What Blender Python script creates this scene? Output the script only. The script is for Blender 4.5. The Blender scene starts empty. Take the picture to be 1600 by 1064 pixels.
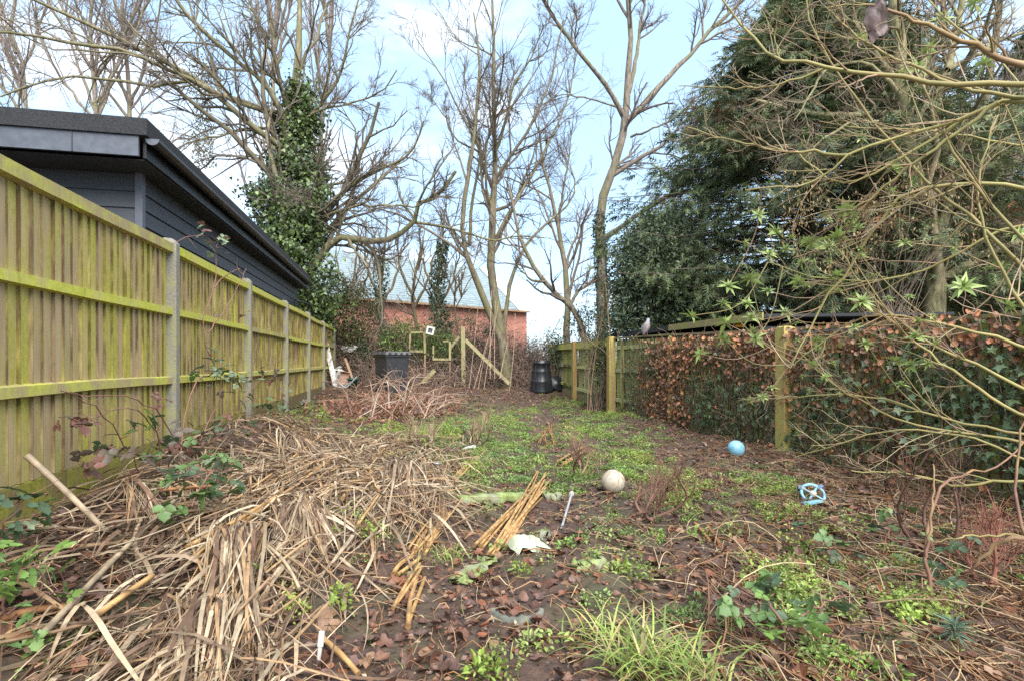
import bpy, math, random
import numpy as np
from mathutils import Vector

# ------------------------------------------------------------------ camera, sky, sun, exposure
FPX, HZ, CAMH, YAW = 850.0, 565.0, 1.25, math.radians(11.83)
CA, SA = math.cos(YAW), math.sin(YAW)
SC = bpy.context.scene
COL = SC.collection
cam = bpy.data.cameras.new('camera')
cam.lens = FPX / 1600 * 36
cam.sensor_width = 36
cam.shift_y = (HZ - 532) / 1600
cam.clip_start = 0.02
cam.clip_end = 2000
camo = bpy.data.objects.new('camera', cam)
camo.location = (0, 0, CAMH)
camo.rotation_euler = (math.pi / 2, 0, -YAW)
COL.objects.link(camo)
SC.camera = camo

SUN_EL, SUN_AZ = math.radians(48), math.radians(170)
W = bpy.data.worlds.new('World')
SC.world = W
W.use_nodes = True
nt = W.node_tree
nt.nodes.clear()
_o = nt.nodes.new('ShaderNodeOutputWorld')
_b = nt.nodes.new('ShaderNodeBackground')
_s = nt.nodes.new('ShaderNodeTexSky')
_s.sky_type = 'NISHITA'
_s.sun_disc = False
_s.sun_elevation = SUN_EL
_s.sun_rotation = SUN_AZ
_s.air_density = 1.0
_s.dust_density = 0.6
_s.ozone_density = 1.2
_tc = nt.nodes.new('ShaderNodeTexCoord')
_mp = nt.nodes.new('ShaderNodeMapping')
_mp.inputs['Scale'].default_value = (1.0, 1.0, 2.2)
_mp.inputs['Location'].default_value = (2.3, 0.1, 0.9)
_n = nt.nodes.new('ShaderNodeTexNoise')
_n.inputs['Scale'].default_value = 2.6
_n.inputs['Detail'].default_value = 9
_n.inputs['Roughness'].default_value = 0.55
_r = nt.nodes.new('ShaderNodeMapRange')
_r.interpolation_type = 'SMOOTHSTEP'
_r.inputs['From Min'].default_value = 0.47
_r.inputs['From Max'].default_value = 0.70
_mx = nt.nodes.new('ShaderNodeMix')
_mx.data_type = 'RGBA'
_mx.inputs['B'].default_value = (4.5, 4.75, 5.0, 1)
_sc = nt.nodes.new('ShaderNodeMix')          # thin veil so that the clear sky is a soft pale blue
_sc.data_type = 'RGBA'
_sc.inputs['Factor'].default_value = 0.68
_sc.inputs['B'].default_value = (2.55, 3.7, 4.85, 1)
L = nt.links.new
L(_tc.outputs['Generated'], _mp.inputs['Vector'])
L(_mp.outputs[0], _n.inputs['Vector'])
L(_n.outputs[0], _r.inputs['Value'])
L(_r.outputs[0], _mx.inputs['Factor'])
L(_s.outputs[0], _sc.inputs['A'])
L(_sc.outputs['Result'], _mx.inputs['A'])
L(_mx.outputs['Result'], _b.inputs['Color'])
_b.inputs['Strength'].default_value = 0.115
L(_b.outputs[0], _o.inputs['Surface'])

sun = bpy.data.lights.new('sun', 'SUN')
sun.energy = 3.2
sun.angle = math.radians(60)
sun.color = (1.0, 0.975, 0.94)
suno = bpy.data.objects.new('sun', sun)
sd = Vector((math.sin(SUN_AZ) * math.cos(SUN_EL), math.cos(SUN_AZ) * math.cos(SUN_EL), math.sin(SUN_EL)))
suno.rotation_euler = (-sd).to_track_quat('-Z', 'Y').to_euler()
suno.location = (0, 0, 30)
COL.objects.link(suno)
SC.view_settings.view_transform = 'Standard'
SC.view_settings.look = 'None'
SC.view_settings.exposure = 1.55
SC.view_settings.gamma = 1
SC.cycles.use_denoising = False
SC.cycles.max_bounces = 6
SC.cycles.diffuse_bounces = 3
SC.cycles.transparent_max_bounces = 4

RNG = np.random.default_rng(7)
random.seed(7)

# ------------------------------------------------------------------ pixel <-> place helpers (photo 1600 x 1064)
def at(px, py, d):
    r = (px - 800) / FPX * d
    return np.array((r * CA + d * SA, -r * SA + d * CA, CAMH + (HZ - py) / FPX * d))

def proj(P):
    P = np.asarray(P, float)
    d = np.maximum(P[..., 0] * SA + P[..., 1] * CA, 0.05)
    r = P[..., 0] * CA - P[..., 1] * SA
    return 800 + FPX * r / d, HZ - FPX * (P[..., 2] - CAMH) / d, d

def ss(a, b, x):
    t = np.clip((x - a) / (b - a), 0, 1)
    return t * t * (3 - 2 * t)

def g(x, y):
    x = np.asarray(x, float); y = np.asarray(y, float)
    z = 0.36 * ss(12.5, 18.0, y) + 0.30 * ss(0.9, 2.0, -x) * (1 - 0.35 * ss(9, 15, y))
    z = z + 0.25 * np.exp(-(((x + 0.75) / 0.8) ** 2 + ((y - 4.7) / 1.9) ** 2))
    z = z + 0.22 * np.exp(-(((x + 1.75) / 0.55) ** 2 + ((y - 7.0) / 2.2) ** 2))
    z = z + 0.10 * np.exp(-(((x + 0.2) / 1.0) ** 2 + ((y - 11.5) / 1.4) ** 2))
    z = z + 0.10 * np.exp(-(((x - 4.6) / 0.7) ** 2 + ((y - 9.0) / 3.5) ** 2))
    z = z + 0.030 * np.sin(2.1 * x + 1.3) * np.sin(1.7 * y) + 0.016 * np.sin(5.3 * x + y) * np.sin(4.7 * y - 0.5 * x)
    return z

def on_ground(px, py, lift=0.0):
    lo, hi = 1.2, 60.0
    for _ in range(40):
        m = 0.5 * (lo + hi)
        p = at(px, py, m)
        if p[2] > g(p[0], p[1]) + lift: lo = m
        else: hi = m
    return at(px, py, lo)

def on_x(px, py, X):
    return at(px, py, X / ((px - 800) / FPX * CA + SA))

# ------------------------------------------------------------------ materials
def new_mat(name):
    m = bpy.data.materials.new(name)
    m.use_nodes = True
    n = m.node_tree.nodes
    return m, m.node_tree, n['Principled BSDF']

def add_noise(t, scale, detail=5, rough=0.6, vec=None, stretch=None):
    n = t.nodes.new('ShaderNodeTexNoise')
    n.inputs['Scale'].default_value = scale
    n.inputs['Detail'].default_value = detail
    n.inputs['Roughness'].default_value = rough
    if vec is None:
        vec = t.nodes.new('ShaderNodeTexCoord').outputs['Object']
    if stretch:
        mp = t.nodes.new('ShaderNodeMapping')
        mp.inputs['Scale'].default_value = stretch
        t.links.new(vec, mp.inputs['Vector'])
        vec = mp.outputs[0]
    t.links.new(vec, n.inputs['Vector'])
    return n.outputs[0]

def mrange(t, v, a, b, c=0.0, d=1.0):
    n = t.nodes.new('ShaderNodeMapRange')
    n.inputs['From Min'].default_value = a; n.inputs['From Max'].default_value = b
    n.inputs['To Min'].default_value = c; n.inputs['To Max'].default_value = d
    t.links.new(v, n.inputs['Value'])
    return n.outputs[0]

def mix(t, f, a, b, mode='MIX'):
    n = t.nodes.new('ShaderNodeMix')
    n.data_type = 'RGBA'; n.blend_type = mode
    for k, v in (('Factor', f), ('A', a), ('B', b)):
        if isinstance(v, (int, float)): n.inputs[k].default_value = v
        elif isinstance(v, tuple): n.inputs[k].default_value = v if len(v) == 4 else v + (1,)
        else: t.links.new(v, n.inputs[k])
    return n.outputs['Result']

def bump(t, b, h, strength=0.4, dist=0.01):
    n = t.nodes.new('ShaderNodeBump')
    n.inputs['Strength'].default_value = strength; n.inputs['Distance'].default_value = dist
    t.links.new(h, n.inputs['Height']); t.links.new(n.outputs[0], b.inputs['Normal'])

def mat_noise(name, c1, c2, scale=8, rough=0.8, bumps=0.3, stretch=None, c3=None, s3=2.0, lo=0.35, hi=0.65, dist=0.01, spec=0.5):
    m, t, b = new_mat(name)
    n = add_noise(t, scale, stretch=stretch)
    c = mix(t, mrange(t, n, lo, hi), c1, c2)
    if c3:
        n3 = add_noise(t, s3, 6)
        c = mix(t, mrange(t, n3, 0.48, 0.62), c, c3)
    t.links.new(c, b.inputs['Base Color'])
    b.inputs['Roughness'].default_value = rough
    b.inputs['Specular IOR Level'].default_value = spec
    if bumps: bump(t, b, n, bumps, dist)
    return m

def mat_col(name, rough=0.8, scale=20, amt=0.35, trans=0.0, bumps=0.0, stretch=None, spec=0.5, c3=None, s3=1.5):
    """vertex colour 'Col' varied by fine noise; optionally a little translucent (leaves)"""
    m, t, b = new_mat(name)
    a = t.nodes.new('ShaderNodeAttribute'); a.attribute_name = 'Col'
    n = add_noise(t, scale, 4, stretch=stretch)
    k = mrange(t, n, 0.3, 0.7, 1 - amt, 1 + amt)
    c = mix(t, 1.0, a.outputs['Color'], k, 'MULTIPLY')
    if c3:
        n3 = add_noise(t, s3, 6)
        c = mix(t, mrange(t, n3, 0.46, 0.62, 0, 0.8), c, c3)
    t.links.new(c, b.inputs['Base Color'])
    b.inputs['Roughness'].default_value = rough
    b.inputs['Specular IOR Level'].default_value = spec
    if bumps: bump(t, b, n, bumps, 0.01)
    if trans:
        tr = t.nodes.new('ShaderNodeBsdfTranslucent')
        t.links.new(c, tr.inputs['Color'])
        ms = t.nodes.new('ShaderNodeMixShader'); ms.inputs[0].default_value = trans
        out = [x for x in t.nodes if x.type == 'OUTPUT_MATERIAL'][0]
        t.links.new(b.outputs[0], ms.inputs[1]); t.links.new(tr.outputs[0], ms.inputs[2])
        t.links.new(ms.outputs[0], out.inputs['Surface'])
    return m

def mat_plain(name, c, rough=0.5, metal=0.0, scale=6, amt=0.15):
    return mat_noise(name, tuple(x * (1 - amt) for x in c), tuple(min(1, x * (1 + amt)) for x in c), scale, rough, 0.1)

def mat_fence(name, tan1, tan2, green1, green2, glo, ghi, brown=0.18, zstretch=0.25, edge=False):
    m, t, b = new_mat(name)
    tc = t.nodes.new('ShaderNodeTexCoord'); oi = t.nodes.new('ShaderNodeObjectInfo')
    ad = t.nodes.new('ShaderNodeVectorMath'); ad.operation = 'ADD'
    cx = t.nodes.new('ShaderNodeCombineXYZ')
    rm = mrange(t, oi.outputs['Random'], 0, 1, 0, 37)
    t.links.new(rm, cx.inputs[0]); t.links.new(rm, cx.inputs[1])
    t.links.new(tc.outputs['Object'], ad.inputs[0]); t.links.new(cx.outputs[0], ad.inputs[1])
    v = ad.outputs[0]
    grain = add_noise(t, 60, 5, 0.65, v, (1, 1, 0.05))
    base = mix(t, mrange(t, grain, 0.3, 0.7), tan1, tan2)
    tone = mrange(t, oi.outputs['Random'], 0, 1, 0.78, 1.14)
    base = mix(t, 1.0, base, tone, 'MULTIPLY')
    blot = add_noise(t, 5, 7, 0.65, v, (1, 1, zstretch))
    off = mrange(t, oi.outputs['Random'], 0, 1, -0.10, 0.10)
    mt = t.nodes.new('ShaderNodeMath'); mt.operation = 'ADD'
    t.links.new(blot, mt.inputs[0]); t.links.new(off, mt.inputs[1])
    fine = add_noise(t, 30, 4, 0.6, v)
    gcol = mix(t, mrange(t, fine, 0.35, 0.65), green1, green2)
    c = mix(t, mrange(t, mt.outputs[0], glo, ghi), base, gcol)
    st = add_noise(t, 9, 6, 0.7, v, (2.2, 2.2, 0.12))
    c = mix(t, mrange(t, st, 0.60, 0.72, 0, brown), c, (0.10, 0.045, 0.02))
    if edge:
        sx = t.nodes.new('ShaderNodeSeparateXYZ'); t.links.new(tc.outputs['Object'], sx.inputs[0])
        e = mrange(t, sx.outputs[1], 0.003, 0.013, 0.85, 0.0)  # dark line at the board lap: brown stain plus painted-in shade of the gap
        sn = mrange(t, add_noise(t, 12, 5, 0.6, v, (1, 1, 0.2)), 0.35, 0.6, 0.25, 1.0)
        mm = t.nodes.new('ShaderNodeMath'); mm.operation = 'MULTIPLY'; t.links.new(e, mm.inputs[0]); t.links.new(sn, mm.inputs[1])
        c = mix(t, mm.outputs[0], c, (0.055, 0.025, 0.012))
    t.links.new(c, b.inputs['Base Color'])
    b.inputs['Roughness'].default_value = 0.85
    b.inputs['Specular IOR Level'].default_value = 0.25
    bump(t, b, grain, 0.35, 0.004)
    return m

M = {}
M['soil'] = mat_noise('soil', (0.032, 0.018, 0.012), (0.088, 0.048, 0.031), 14, 0.75, 0.9, c3=(0.055, 0.052, 0.022), s3=1.3, dist=0.03)
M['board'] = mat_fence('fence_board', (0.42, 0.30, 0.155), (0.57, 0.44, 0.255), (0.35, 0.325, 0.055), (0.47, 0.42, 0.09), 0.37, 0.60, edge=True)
M['rail'] = mat_fence('fence_rail', (0.36, 0.28, 0.12), (0.46, 0.37, 0.20), (0.38, 0.385, 0.045), (0.50, 0.49, 0.09), 0.34, 0.60, 0.4, 1.0)
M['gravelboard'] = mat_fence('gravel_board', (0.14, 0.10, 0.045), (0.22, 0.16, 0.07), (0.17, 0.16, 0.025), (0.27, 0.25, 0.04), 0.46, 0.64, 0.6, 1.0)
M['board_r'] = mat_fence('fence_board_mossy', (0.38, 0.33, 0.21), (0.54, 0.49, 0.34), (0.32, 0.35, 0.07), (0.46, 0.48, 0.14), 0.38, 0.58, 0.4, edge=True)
M['post_r'] = mat_fence('timber_post', (0.34, 0.20, 0.07), (0.44, 0.30, 0.12), (0.32, 0.28, 0.07), (0.44, 0.37, 0.12), 0.42, 0.60, 0.5, 0.4)
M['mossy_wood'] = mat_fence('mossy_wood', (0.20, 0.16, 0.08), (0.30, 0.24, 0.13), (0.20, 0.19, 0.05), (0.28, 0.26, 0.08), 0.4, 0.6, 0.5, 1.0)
M['concrete'] = mat_noise('concrete', (0.17, 0.155, 0.12), (0.25, 0.23, 0.19), 45, 0.9, 0.5, c3=(0.26, 0.25, 0.11), s3=3.0)
M['clad'] = mat_noise('cladding', (0.036, 0.039, 0.046), (0.047, 0.050, 0.058), 5, 0.5, 0.15, (1, 1, 6))
M['clad_trim'] = mat_noise('cladding_trim', (0.075, 0.08, 0.098), (0.095, 0.10, 0.12), 6, 0.5, 0.1)
M['felt'] = mat_noise('roof_felt', (0.010, 0.010, 0.011), (0.034, 0.034, 0.036), 90, 0.95, 0.8, dist=0.01)
M['fascia'] = mat_noise('fascia', (0.055, 0.060, 0.075), (0.08, 0.087, 0.105), 12, 0.42, 0.1)
M['soffit'] = mat_plain('soffit', (0.03, 0.03, 0.034), 0.6)
M['black_plastic'] = mat_noise('black_plastic', (0.012, 0.012, 0.014), (0.022, 0.022, 0.025), 14, 0.35, 0.15)
M['bin_grey'] = mat_noise('bin_grey', (0.018, 0.019, 0.022), (0.032, 0.033, 0.037), 9, 0.5, 0.15)
M['bin_lid'] = mat_noise('bin_lid', (0.035, 0.035, 0.037), (0.09, 0.085, 0.08), 6, 0.55, 0.15)
M['black_metal'] = mat_plain('black_metal', (0.015, 0.015, 0.017), 0.4)
M['white_paint'] = mat_noise('peeling_white_paint', (0.22, 0.17, 0.13), (0.44, 0.42, 0.39), 9, 0.8, 0.4, lo=0.42, hi=0.5)
M['cardboard'] = mat_noise('cardboard', (0.36, 0.19, 0.12), (0.52, 0.36, 0.27), 6, 0.9, 0.2)
M['white_plastic'] = mat_noise('white_plastic', (0.36, 0.35, 0.31), (0.52, 0.51, 0.47), 10, 0.5, 0.1)
M['ivory_plastic'] = mat_noise('ivory_plastic', (0.30, 0.32, 0.22), (0.44, 0.46, 0.35), 12, 0.45, 0.2)
M['green_plastic'] = mat_plain('green_plastic', (0.015, 0.09, 0.065), 0.5)
M['steel'] = mat_plain('galvanised_steel', (0.30, 0.31, 0.32), 0.4)
M['frame_wood'] = mat_noise('weathered_timber', (0.24, 0.21, 0.09), (0.33, 0.28, 0.15), 10, 0.85, 0.3)
M['brown_wood'] = mat_noise('brown_timber', (0.22, 0.13, 0.07), (0.34, 0.22, 0.13), 10, 0.85, 0.3)
M['pale_blue'] = mat_noise('pale_blue_plastic', (0.15, 0.34, 0.43), (0.24, 0.48, 0.58), 9, 0.4, 0.1)
M['navy'] = mat_plain('navy_plastic', (0.02, 0.06, 0.16), 0.4)
M['moss_stone'] = mat_noise('mossy_stone', (0.10, 0.13, 0.035), (0.24, 0.28, 0.10), 16, 0.95, 0.7, c3=(0.20, 0.20, 0.14), s3=5)
M['dark_stone'] = mat_noise('dark_stone', (0.07, 0.07, 0.055), (0.14, 0.14, 0.11), 14, 0.8, 0.5)
M['ball'] = mat_noise('weathered_ball', (0.32, 0.27, 0.20), (0.50, 0.47, 0.40), 9, 0.7, 0.3, c3=(0.36, 0.25, 0.15), s3=9)
M['seam'] = mat_plain('ball_seam', (0.25, 0.18, 0.12), 0.8)
M['bark'] = mat_col('bark', 0.9, 14, 0.6, 0, 1.0, (1, 1, 0.25), 0.2, (0.165, 0.155, 0.075), 1.6)
M['bark_plain'] = mat_col('bark_plain', 0.9, 12, 0.4, 0, 0.6, None, 0.2)
M['twig'] = mat_col('twig', 0.85, 3, 0.3, 0, 0, None, 0.25)
M['stem'] = mat_col('shrub_stem', 0.7, 6, 0.3, 0, 0.3, None, 0.35, (0.25, 0.17, 0.07), 3.0)
M['leaf'] = mat_col('leaf', 0.5, 3, 0.35, 0.25)
M['leaf_gloss'] = mat_col('leaf_glossy', 0.38, 2.5, 0.4, 0.15)
M['needle'] = mat_col('conifer_foliage', 0.6, 0.9, 0.4, 0.3)
M['dead'] = mat_col('dead_leaf', 0.55, 12, 0.35, 0.08, 0.3)
M['straw'] = mat_col('straw', 0.7, 15, 0.3, 0.12, 0, None, 0.35)
M['cane'] = mat_col('cane', 0.5, 18, 0.3, 0, 0.15, None, 0.4)
M['feather'] = mat_col('feather', 0.8, 30, 0.25)

def brick_mat():
    m, t, b = new_mat('red_brick')
    tc = t.nodes.new('ShaderNodeTexCoord')
    br = t.nodes.new('ShaderNodeTexBrick')
    br.inputs['Color1'].default_value = (0.36, 0.125, 0.08, 1); br.inputs['Color2'].default_value = (0.45, 0.18, 0.12, 1)
    br.inputs['Mortar'].default_value = (0.42, 0.26, 0.20, 1)
    br.inputs['Scale'].default_value = 1.0
    br.inputs['Brick Width'].default_value = 0.225; br.inputs['Row Height'].default_value = 0.075
    br.inputs['Mortar Size'].default_value = 0.006
    mp = t.nodes.new('ShaderNodeMapping'); mp.inputs['Rotation'].default_value = (math.pi / 2, 0, 0)
    t.links.new(tc.outputs['Object'], mp.inputs['Vector']); t.links.new(mp.outputs[0], br.inputs['Vector'])
    n = add_noise(t, 0.8, 5)
    c = mix(t, 1.0, br.outputs[0], mrange(t, n, 0.3, 0.7, 0.8, 1.15), 'MULTIPLY')
    t.links.new(c, b.inputs['Base Color']); b.inputs['Roughness'].default_value = 0.9
    return m
M['brick'] = brick_mat()
M['slate'] = mat_noise('slate', (0.16, 0.205, 0.215), (0.23, 0.28, 0.29), 3, 0.6, 0.2, (1, 1, 1))
M['white_board'] = mat_plain('white_boarding', (0.72, 0.70, 0.68), 0.6)

# ------------------------------------------------------------------ mesh building
class MB:
    def __init__(s):
        s.v, s.q, s.t, s.c, s.n = [], [], [], [], 0
    def add(s, V, quads=None, tris=None, col=None):
        V = np.asarray(V, float).reshape(-1, 3)
        if quads is not None and len(quads): s.q.append(np.asarray(quads, int).reshape(-1, 4) + s.n)
        if tris is not None and len(tris): s.t.append(np.asarray(tris, int).reshape(-1, 3) + s.n)
        if col is None: col = (0.5, 0.5, 0.5)
        col = np.asarray(col, float)
        if col.ndim == 1: col = np.tile(col, (len(V), 1))
        s.v.append(V); s.c.append(col); s.n += len(V)
        return s
    def box(s, c, size, rot=None, col=None, taper=(1, 1)):
        x, y, z = (0.5 * k for k in size)
        V = np.array([(-x, -y, -z), (x, -y, -z), (x, y, -z), (-x, y, -z),
                      (-x * taper[0], -y * taper[1], z), (x * taper[0], -y * taper[1], z), (x * taper[0], y * taper[1], z), (-x * taper[0], y * taper[1], z)])
        if rot is not None: V = V @ np.asarray(rot).T
        return s.add(V + np.asarray(c), [(0, 3, 2, 1), (4, 5, 6, 7), (0, 1, 5, 4), (1, 2, 6, 5), (2, 3, 7, 6), (3, 0, 4, 7)], None, col)
    def beam(s, a, b, w, h, col=None, up=(0, 0, 1)):
        a = np.asarray(a, float); b = np.asarray(b, float)
        d = b - a; Ln = np.linalg.norm(d); d = d / Ln
        u = np.asarray(up, float)
        if abs(d @ u) > 0.95: u = np.array((1.0, 0, 0))
        x = np.cross(d, u); x /= np.linalg.norm(x); z = np.cross(x, d)
        return s.box((a + b) / 2, (w, Ln, h), np.stack([x, d, z], 1), col)
    def lathe(s, prof, c=(0, 0, 0), n=24, rot=None, col=None, close=True):
        a = np.linspace(0, 2 * math.pi, n, endpoint=False)
        V = np.concatenate([np.stack([r * np.cos(a), r * np.sin(a), np.full(n, z)], 1) for r, z in prof])
        if rot is not None: V = V @ np.asarray(rot).T
        k = len(prof); i = np.arange(n); j = (i + 1) % n
        Q = np.concatenate([np.stack([i + n * m, j + n * m, j + n * (m + 1), i + n * (m + 1)], 1) for m in range(k - 1)])
        return s.add(V + np.asarray(c), Q, None, col)
    def mesh(s, name, smooth=True):
        me = bpy.data.meshes.new(name)
        V = np.concatenate(s.v); C = np.concatenate(s.c)
        q = np.concatenate(s.q) if s.q else np.zeros((0, 4), int)
        t = np.concatenate(s.t) if s.t else np.zeros((0, 3), int)
        me.vertices.add(len(V)); me.vertices.foreach_set('co', V.astype(np.float32).ravel())
        lv = np.concatenate([q.ravel(), t.ravel()]).astype(np.int32)
        me.loops.add(len(lv)); me.loops.foreach_set('vertex_index', lv)
        st = np.concatenate([np.arange(len(q)) * 4, len(q) * 4 + np.arange(len(t)) * 3]).astype(np.int32)
        me.polygons.add(len(st)); me.polygons.foreach_set('loop_start', st)
        me.polygons.foreach_set('use_smooth', np.full(len(st), bool(smooth)))
        at_ = me.attributes.new('Col', 'FLOAT_COLOR', 'POINT')
        at_.data.foreach_set('color', np.concatenate([C, np.ones((len(C), 1))], 1).astype(np.float32).ravel())
        me.update(calc_edges=True)
        return me
    def build(s, name, mat, parent=None, smooth=False, origin=None):
        """linked object; vertices given in world space, re-centred on origin (or the parent's)"""
        if origin is not None:
            s.v = [v - np.asarray(origin) for v in s.v]
        return obj(name, s.mesh(name, smooth), mat, parent, origin if origin is not None else (0, 0, 0))

def obj(name, me, mat=None, parent=None, loc=(0, 0, 0), rot=None, scale=None):
    o = bpy.data.objects.new(name, me)
    if mat is not None and len(me.materials) == 0: me.materials.append(M[mat] if isinstance(mat, str) else mat)
    COL.objects.link(o)
    loc = Vector([float(k) for k in loc])
    if parent is not None:
        o.parent = parent
        b = parent
        while b is not None:
            loc = loc - b.location; b = b.parent
    o.location = loc
    if rot is not None: o.rotation_euler = rot
    if scale is not None: o.scale = scale if hasattr(scale, '__len__') else (scale,) * 3
    return o

def tag(o, label=None, cat=None, group=None, kind=None):
    if cat and not kind: kind = 'thing'
    for k, v in (('label', label), ('category', cat), ('group', group), ('kind', kind)):
        if v: o[k] = v
    return o

def thing(name, loc, label, cat, group=None, kind=None):
    o = bpy.data.objects.new(name, None)
    o.empty_display_size = 0.1
    o.location = [float(k) for k in loc]
    COL.objects.link(o)
    return tag(o, label, cat, group, kind)

def unit(v):
    return v / np.maximum(np.linalg.norm(v, axis=-1, keepdims=True), 1e-9)

def tubes(mb, P, R, sides=4, col=(0.2, 0.15, 0.1), cap=False):
    P = np.asarray(P, float); R = np.asarray(R, float)
    if P.ndim == 2: P = P[None]; R = R[None]
    N, K, _ = P.shape
    T = np.empty_like(P)
    T[:, 1:-1] = P[:, 2:] - P[:, :-2]; T[:, 0] = P[:, 1] - P[:, 0]; T[:, -1] = P[:, -1] - P[:, -2]
    T = unit(T)
    ref = np.tile(np.array((0.31, 0.52, 0.80)), (N, 1)); m = unit(P[:, -1] - P[:, 0])
    bad = np.abs((m * ref).sum(1)) > 0.8
    ref[bad] = (0.9, -0.4, 0.1)
    A = unit(np.cross(T, ref[:, None, :])); B = np.cross(T, A)
    an = np.arange(sides) * 2 * math.pi / sides
    V = P[:, :, None, :] + R[:, :, None, None] * (np.cos(an)[None, None, :, None] * A[:, :, None, :] + np.sin(an)[None, None, :, None] * B[:, :, None, :])
    i = np.arange(sides); j = (i + 1) % sides
    one = np.concatenate([np.stack([k * sides + i, k * sides + j, (k + 1) * sides + j, (k + 1) * sides + i], 1) for k in range(K - 1)])
    Q = (one[None] + (np.arange(N) * K * sides)[:, None, None]).reshape(-1, 4)
    col = np.asarray(col, float)
    if col.ndim == 2: col = np.repeat(col, K * sides, 0)
    elif col.ndim == 3: col = np.repeat(col.reshape(-1, 3), sides, 0)
    mb.add(V.reshape(-1, 3), Q, None, col)
    if cap:
        for e in (0, K - 1):
            c = V[:, e].mean(1); vs = V[:, e]
            for q in range(N):
                cc = col if col.ndim == 1 else col[q * K * sides]
                mb.add(np.concatenate([vs[q], c[q][None]]), None, [((a, (a + 1) % sides, sides) if e else ((a + 1) % sides, a, sides)) for a in range(sides)], np.asarray(cc) * 0.8)
    return mb

def resample(pts, K):
    pts = np.asarray(pts, float)
    d = np.concatenate([[0], np.cumsum(np.linalg.norm(np.diff(pts, axis=0), axis=1))]); d /= d[-1]
    # smooth with Catmull-Rom on a dense set, then resample evenly
    P = np.concatenate([[2 * pts[0] - pts[1]], pts, [2 * pts[-1] - pts[-2]]])
    out = []
    for k in range(len(pts) - 1):
        a, b, c, e = P[k], P[k + 1], P[k + 2], P[k + 3]
        for u in np.linspace(0, 1, 8, endpoint=False):
            out.append(0.5 * (2 * b + (c - a) * u + (2 * a - 5 * b + 4 * c - e) * u * u + (3 * b - 3 * c + e - a) * u ** 3))
    out.append(pts[-1]); out = np.array(out)
    d = np.concatenate([[0], np.cumsum(np.linalg.norm(np.diff(out, axis=0), axis=1))])
    s = np.linspace(0, d[-1], K)
    return np.stack([np.interp(s, d, out[:, k]) for k in range(3)], 1)

def spawn(rng, P, R, c, t0=0.2, lenr=0.4, ang=0.7, up=0.1, wig=0.15, K=5, rr=0.55, rmin=0.004, taper=0.35, tmax=1.0, lmin=0.15, absL=None):
    N, k, _ = P.shape
    Ln = np.linalg.norm(np.diff(P, axis=1), axis=2).sum(1)
    t = t0 + (tmax - t0) * rng.random((N, c))
    f = np.clip(t * (k - 1), 0, k - 1.001); i = f.astype(int); u = (f - i)[..., None]
    n = np.arange(N)[:, None]
    base = P[n, i] * (1 - u) + P[n, i + 1] * u
    tan = unit(P[n, i + 1] - P[n, i])
    rad = R[n, i] * (1 - u[..., 0]) + R[n, i + 1] * u[..., 0]
    pr = rng.normal(size=(N, c, 3)); pr = unit(pr - (pr * tan).sum(-1, keepdims=True) * tan)
    a = ang * (0.65 + 0.7 * rng.random((N, c)))[..., None]
    d = tan * np.cos(a) + pr * np.sin(a); d[..., 2] += up; d = unit(d)
    if absL is None: ln = np.maximum(Ln[:, None] * lenr * (1 - 0.55 * t) * (0.55 + 0.9 * rng.random((N, c))), lmin)
    else: ln = absL * (0.5 + rng.random((N, c)))
    ln = ln.reshape(-1); d = d.reshape(-1, 3); p = base.reshape(-1, 3)
    out = [p]
    for q in range(K - 1):
        d = unit(d + wig * rng.normal(size=d.shape) + np.array((0, 0, up * 0.35)))
        p = p + d * (ln / (K - 1))[:, None]
        out.append(p)
    r0 = np.maximum(np.minimum(rad.reshape(-1) * rr, ln * 0.03 + 0.003), rmin)
    RR = r0[:, None] * np.linspace(1, taper, K)[None]
    return np.stack(out, 1), np.maximum(RR, rmin * 0.7)

def bare_tree(name, label, limbs, seed=1, bark=(0.20, 0.15, 0.095), twig=(0.14, 0.095, 0.075), n1=9, n2=8, n3=6, wig=0.16, up=0.10,
              l1=0.42, l2=0.5, l3=0.55, bmat='bark', group=None, rtw=0.0036, t0=0.3, ang=0.75, jit=0.0, cat='tree', parts=True):
    """limbs: list of (world points, base radius, tip radius). First limb is the trunk."""
    rng = np.random.default_rng(seed)
    base = np.array(limbs[0][0][0])
    root = thing(name, base, label, cat, group)
    mb = MB(); lp = []; lr = []
    for pts, r0, r1 in limbs:
        P = resample(pts, 14)
        P[1:-1] += rng.normal(size=P[1:-1].shape) * jit
        R = r0 + (r1 - r0) * np.linspace(0, 1, 14) ** 0.8
        lp.append(P); lr.append(R)
        tubes(mb, P, R * (1 + 0.06 * rng.normal(size=14)), 9 if r0 > 0.06 else 6, np.array(bark) * (0.9 + 0.2 * rng.random()))
    mb.build('trunk', bmat, root, True)
    P0 = np.stack(lp); R0 = np.stack(lr)
    cr = MB()
    b, t_ = np.array(bark), np.array(twig)
    P1, R1 = spawn(rng, P0, R0, n1, t0, l1, ang, up, wig, 7, 0.6, 0.009)
    tubes(cr, P1, R1, 5, (b * 0.7 + t_ * 0.3) * (0.8 + 0.4 * rng.random((len(P1), 1))))
    P2, R2 = spawn(rng, P1, R1, n2, 0.15, l2, 0.7, up, wig * 1.1, 6, 0.6, 0.006)
    tubes(cr, P2, R2, 4, (b * 0.3 + t_ * 0.7) * (0.8 + 0.4 * rng.random((len(P2), 1))))
    if n3:
        P3, R3 = spawn(rng, P2, R2, n3, 0.15, l3, 0.65, up * 0.8, wig * 1.2, 4, 0.7, rtw)
        tubes(cr, P3, R3, 3, t_ * (0.75 + 0.5 * rng.random((len(P3), 1))))
    o = cr.build('crown', 'twig', root, True)
    return root, P0, R0

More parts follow.
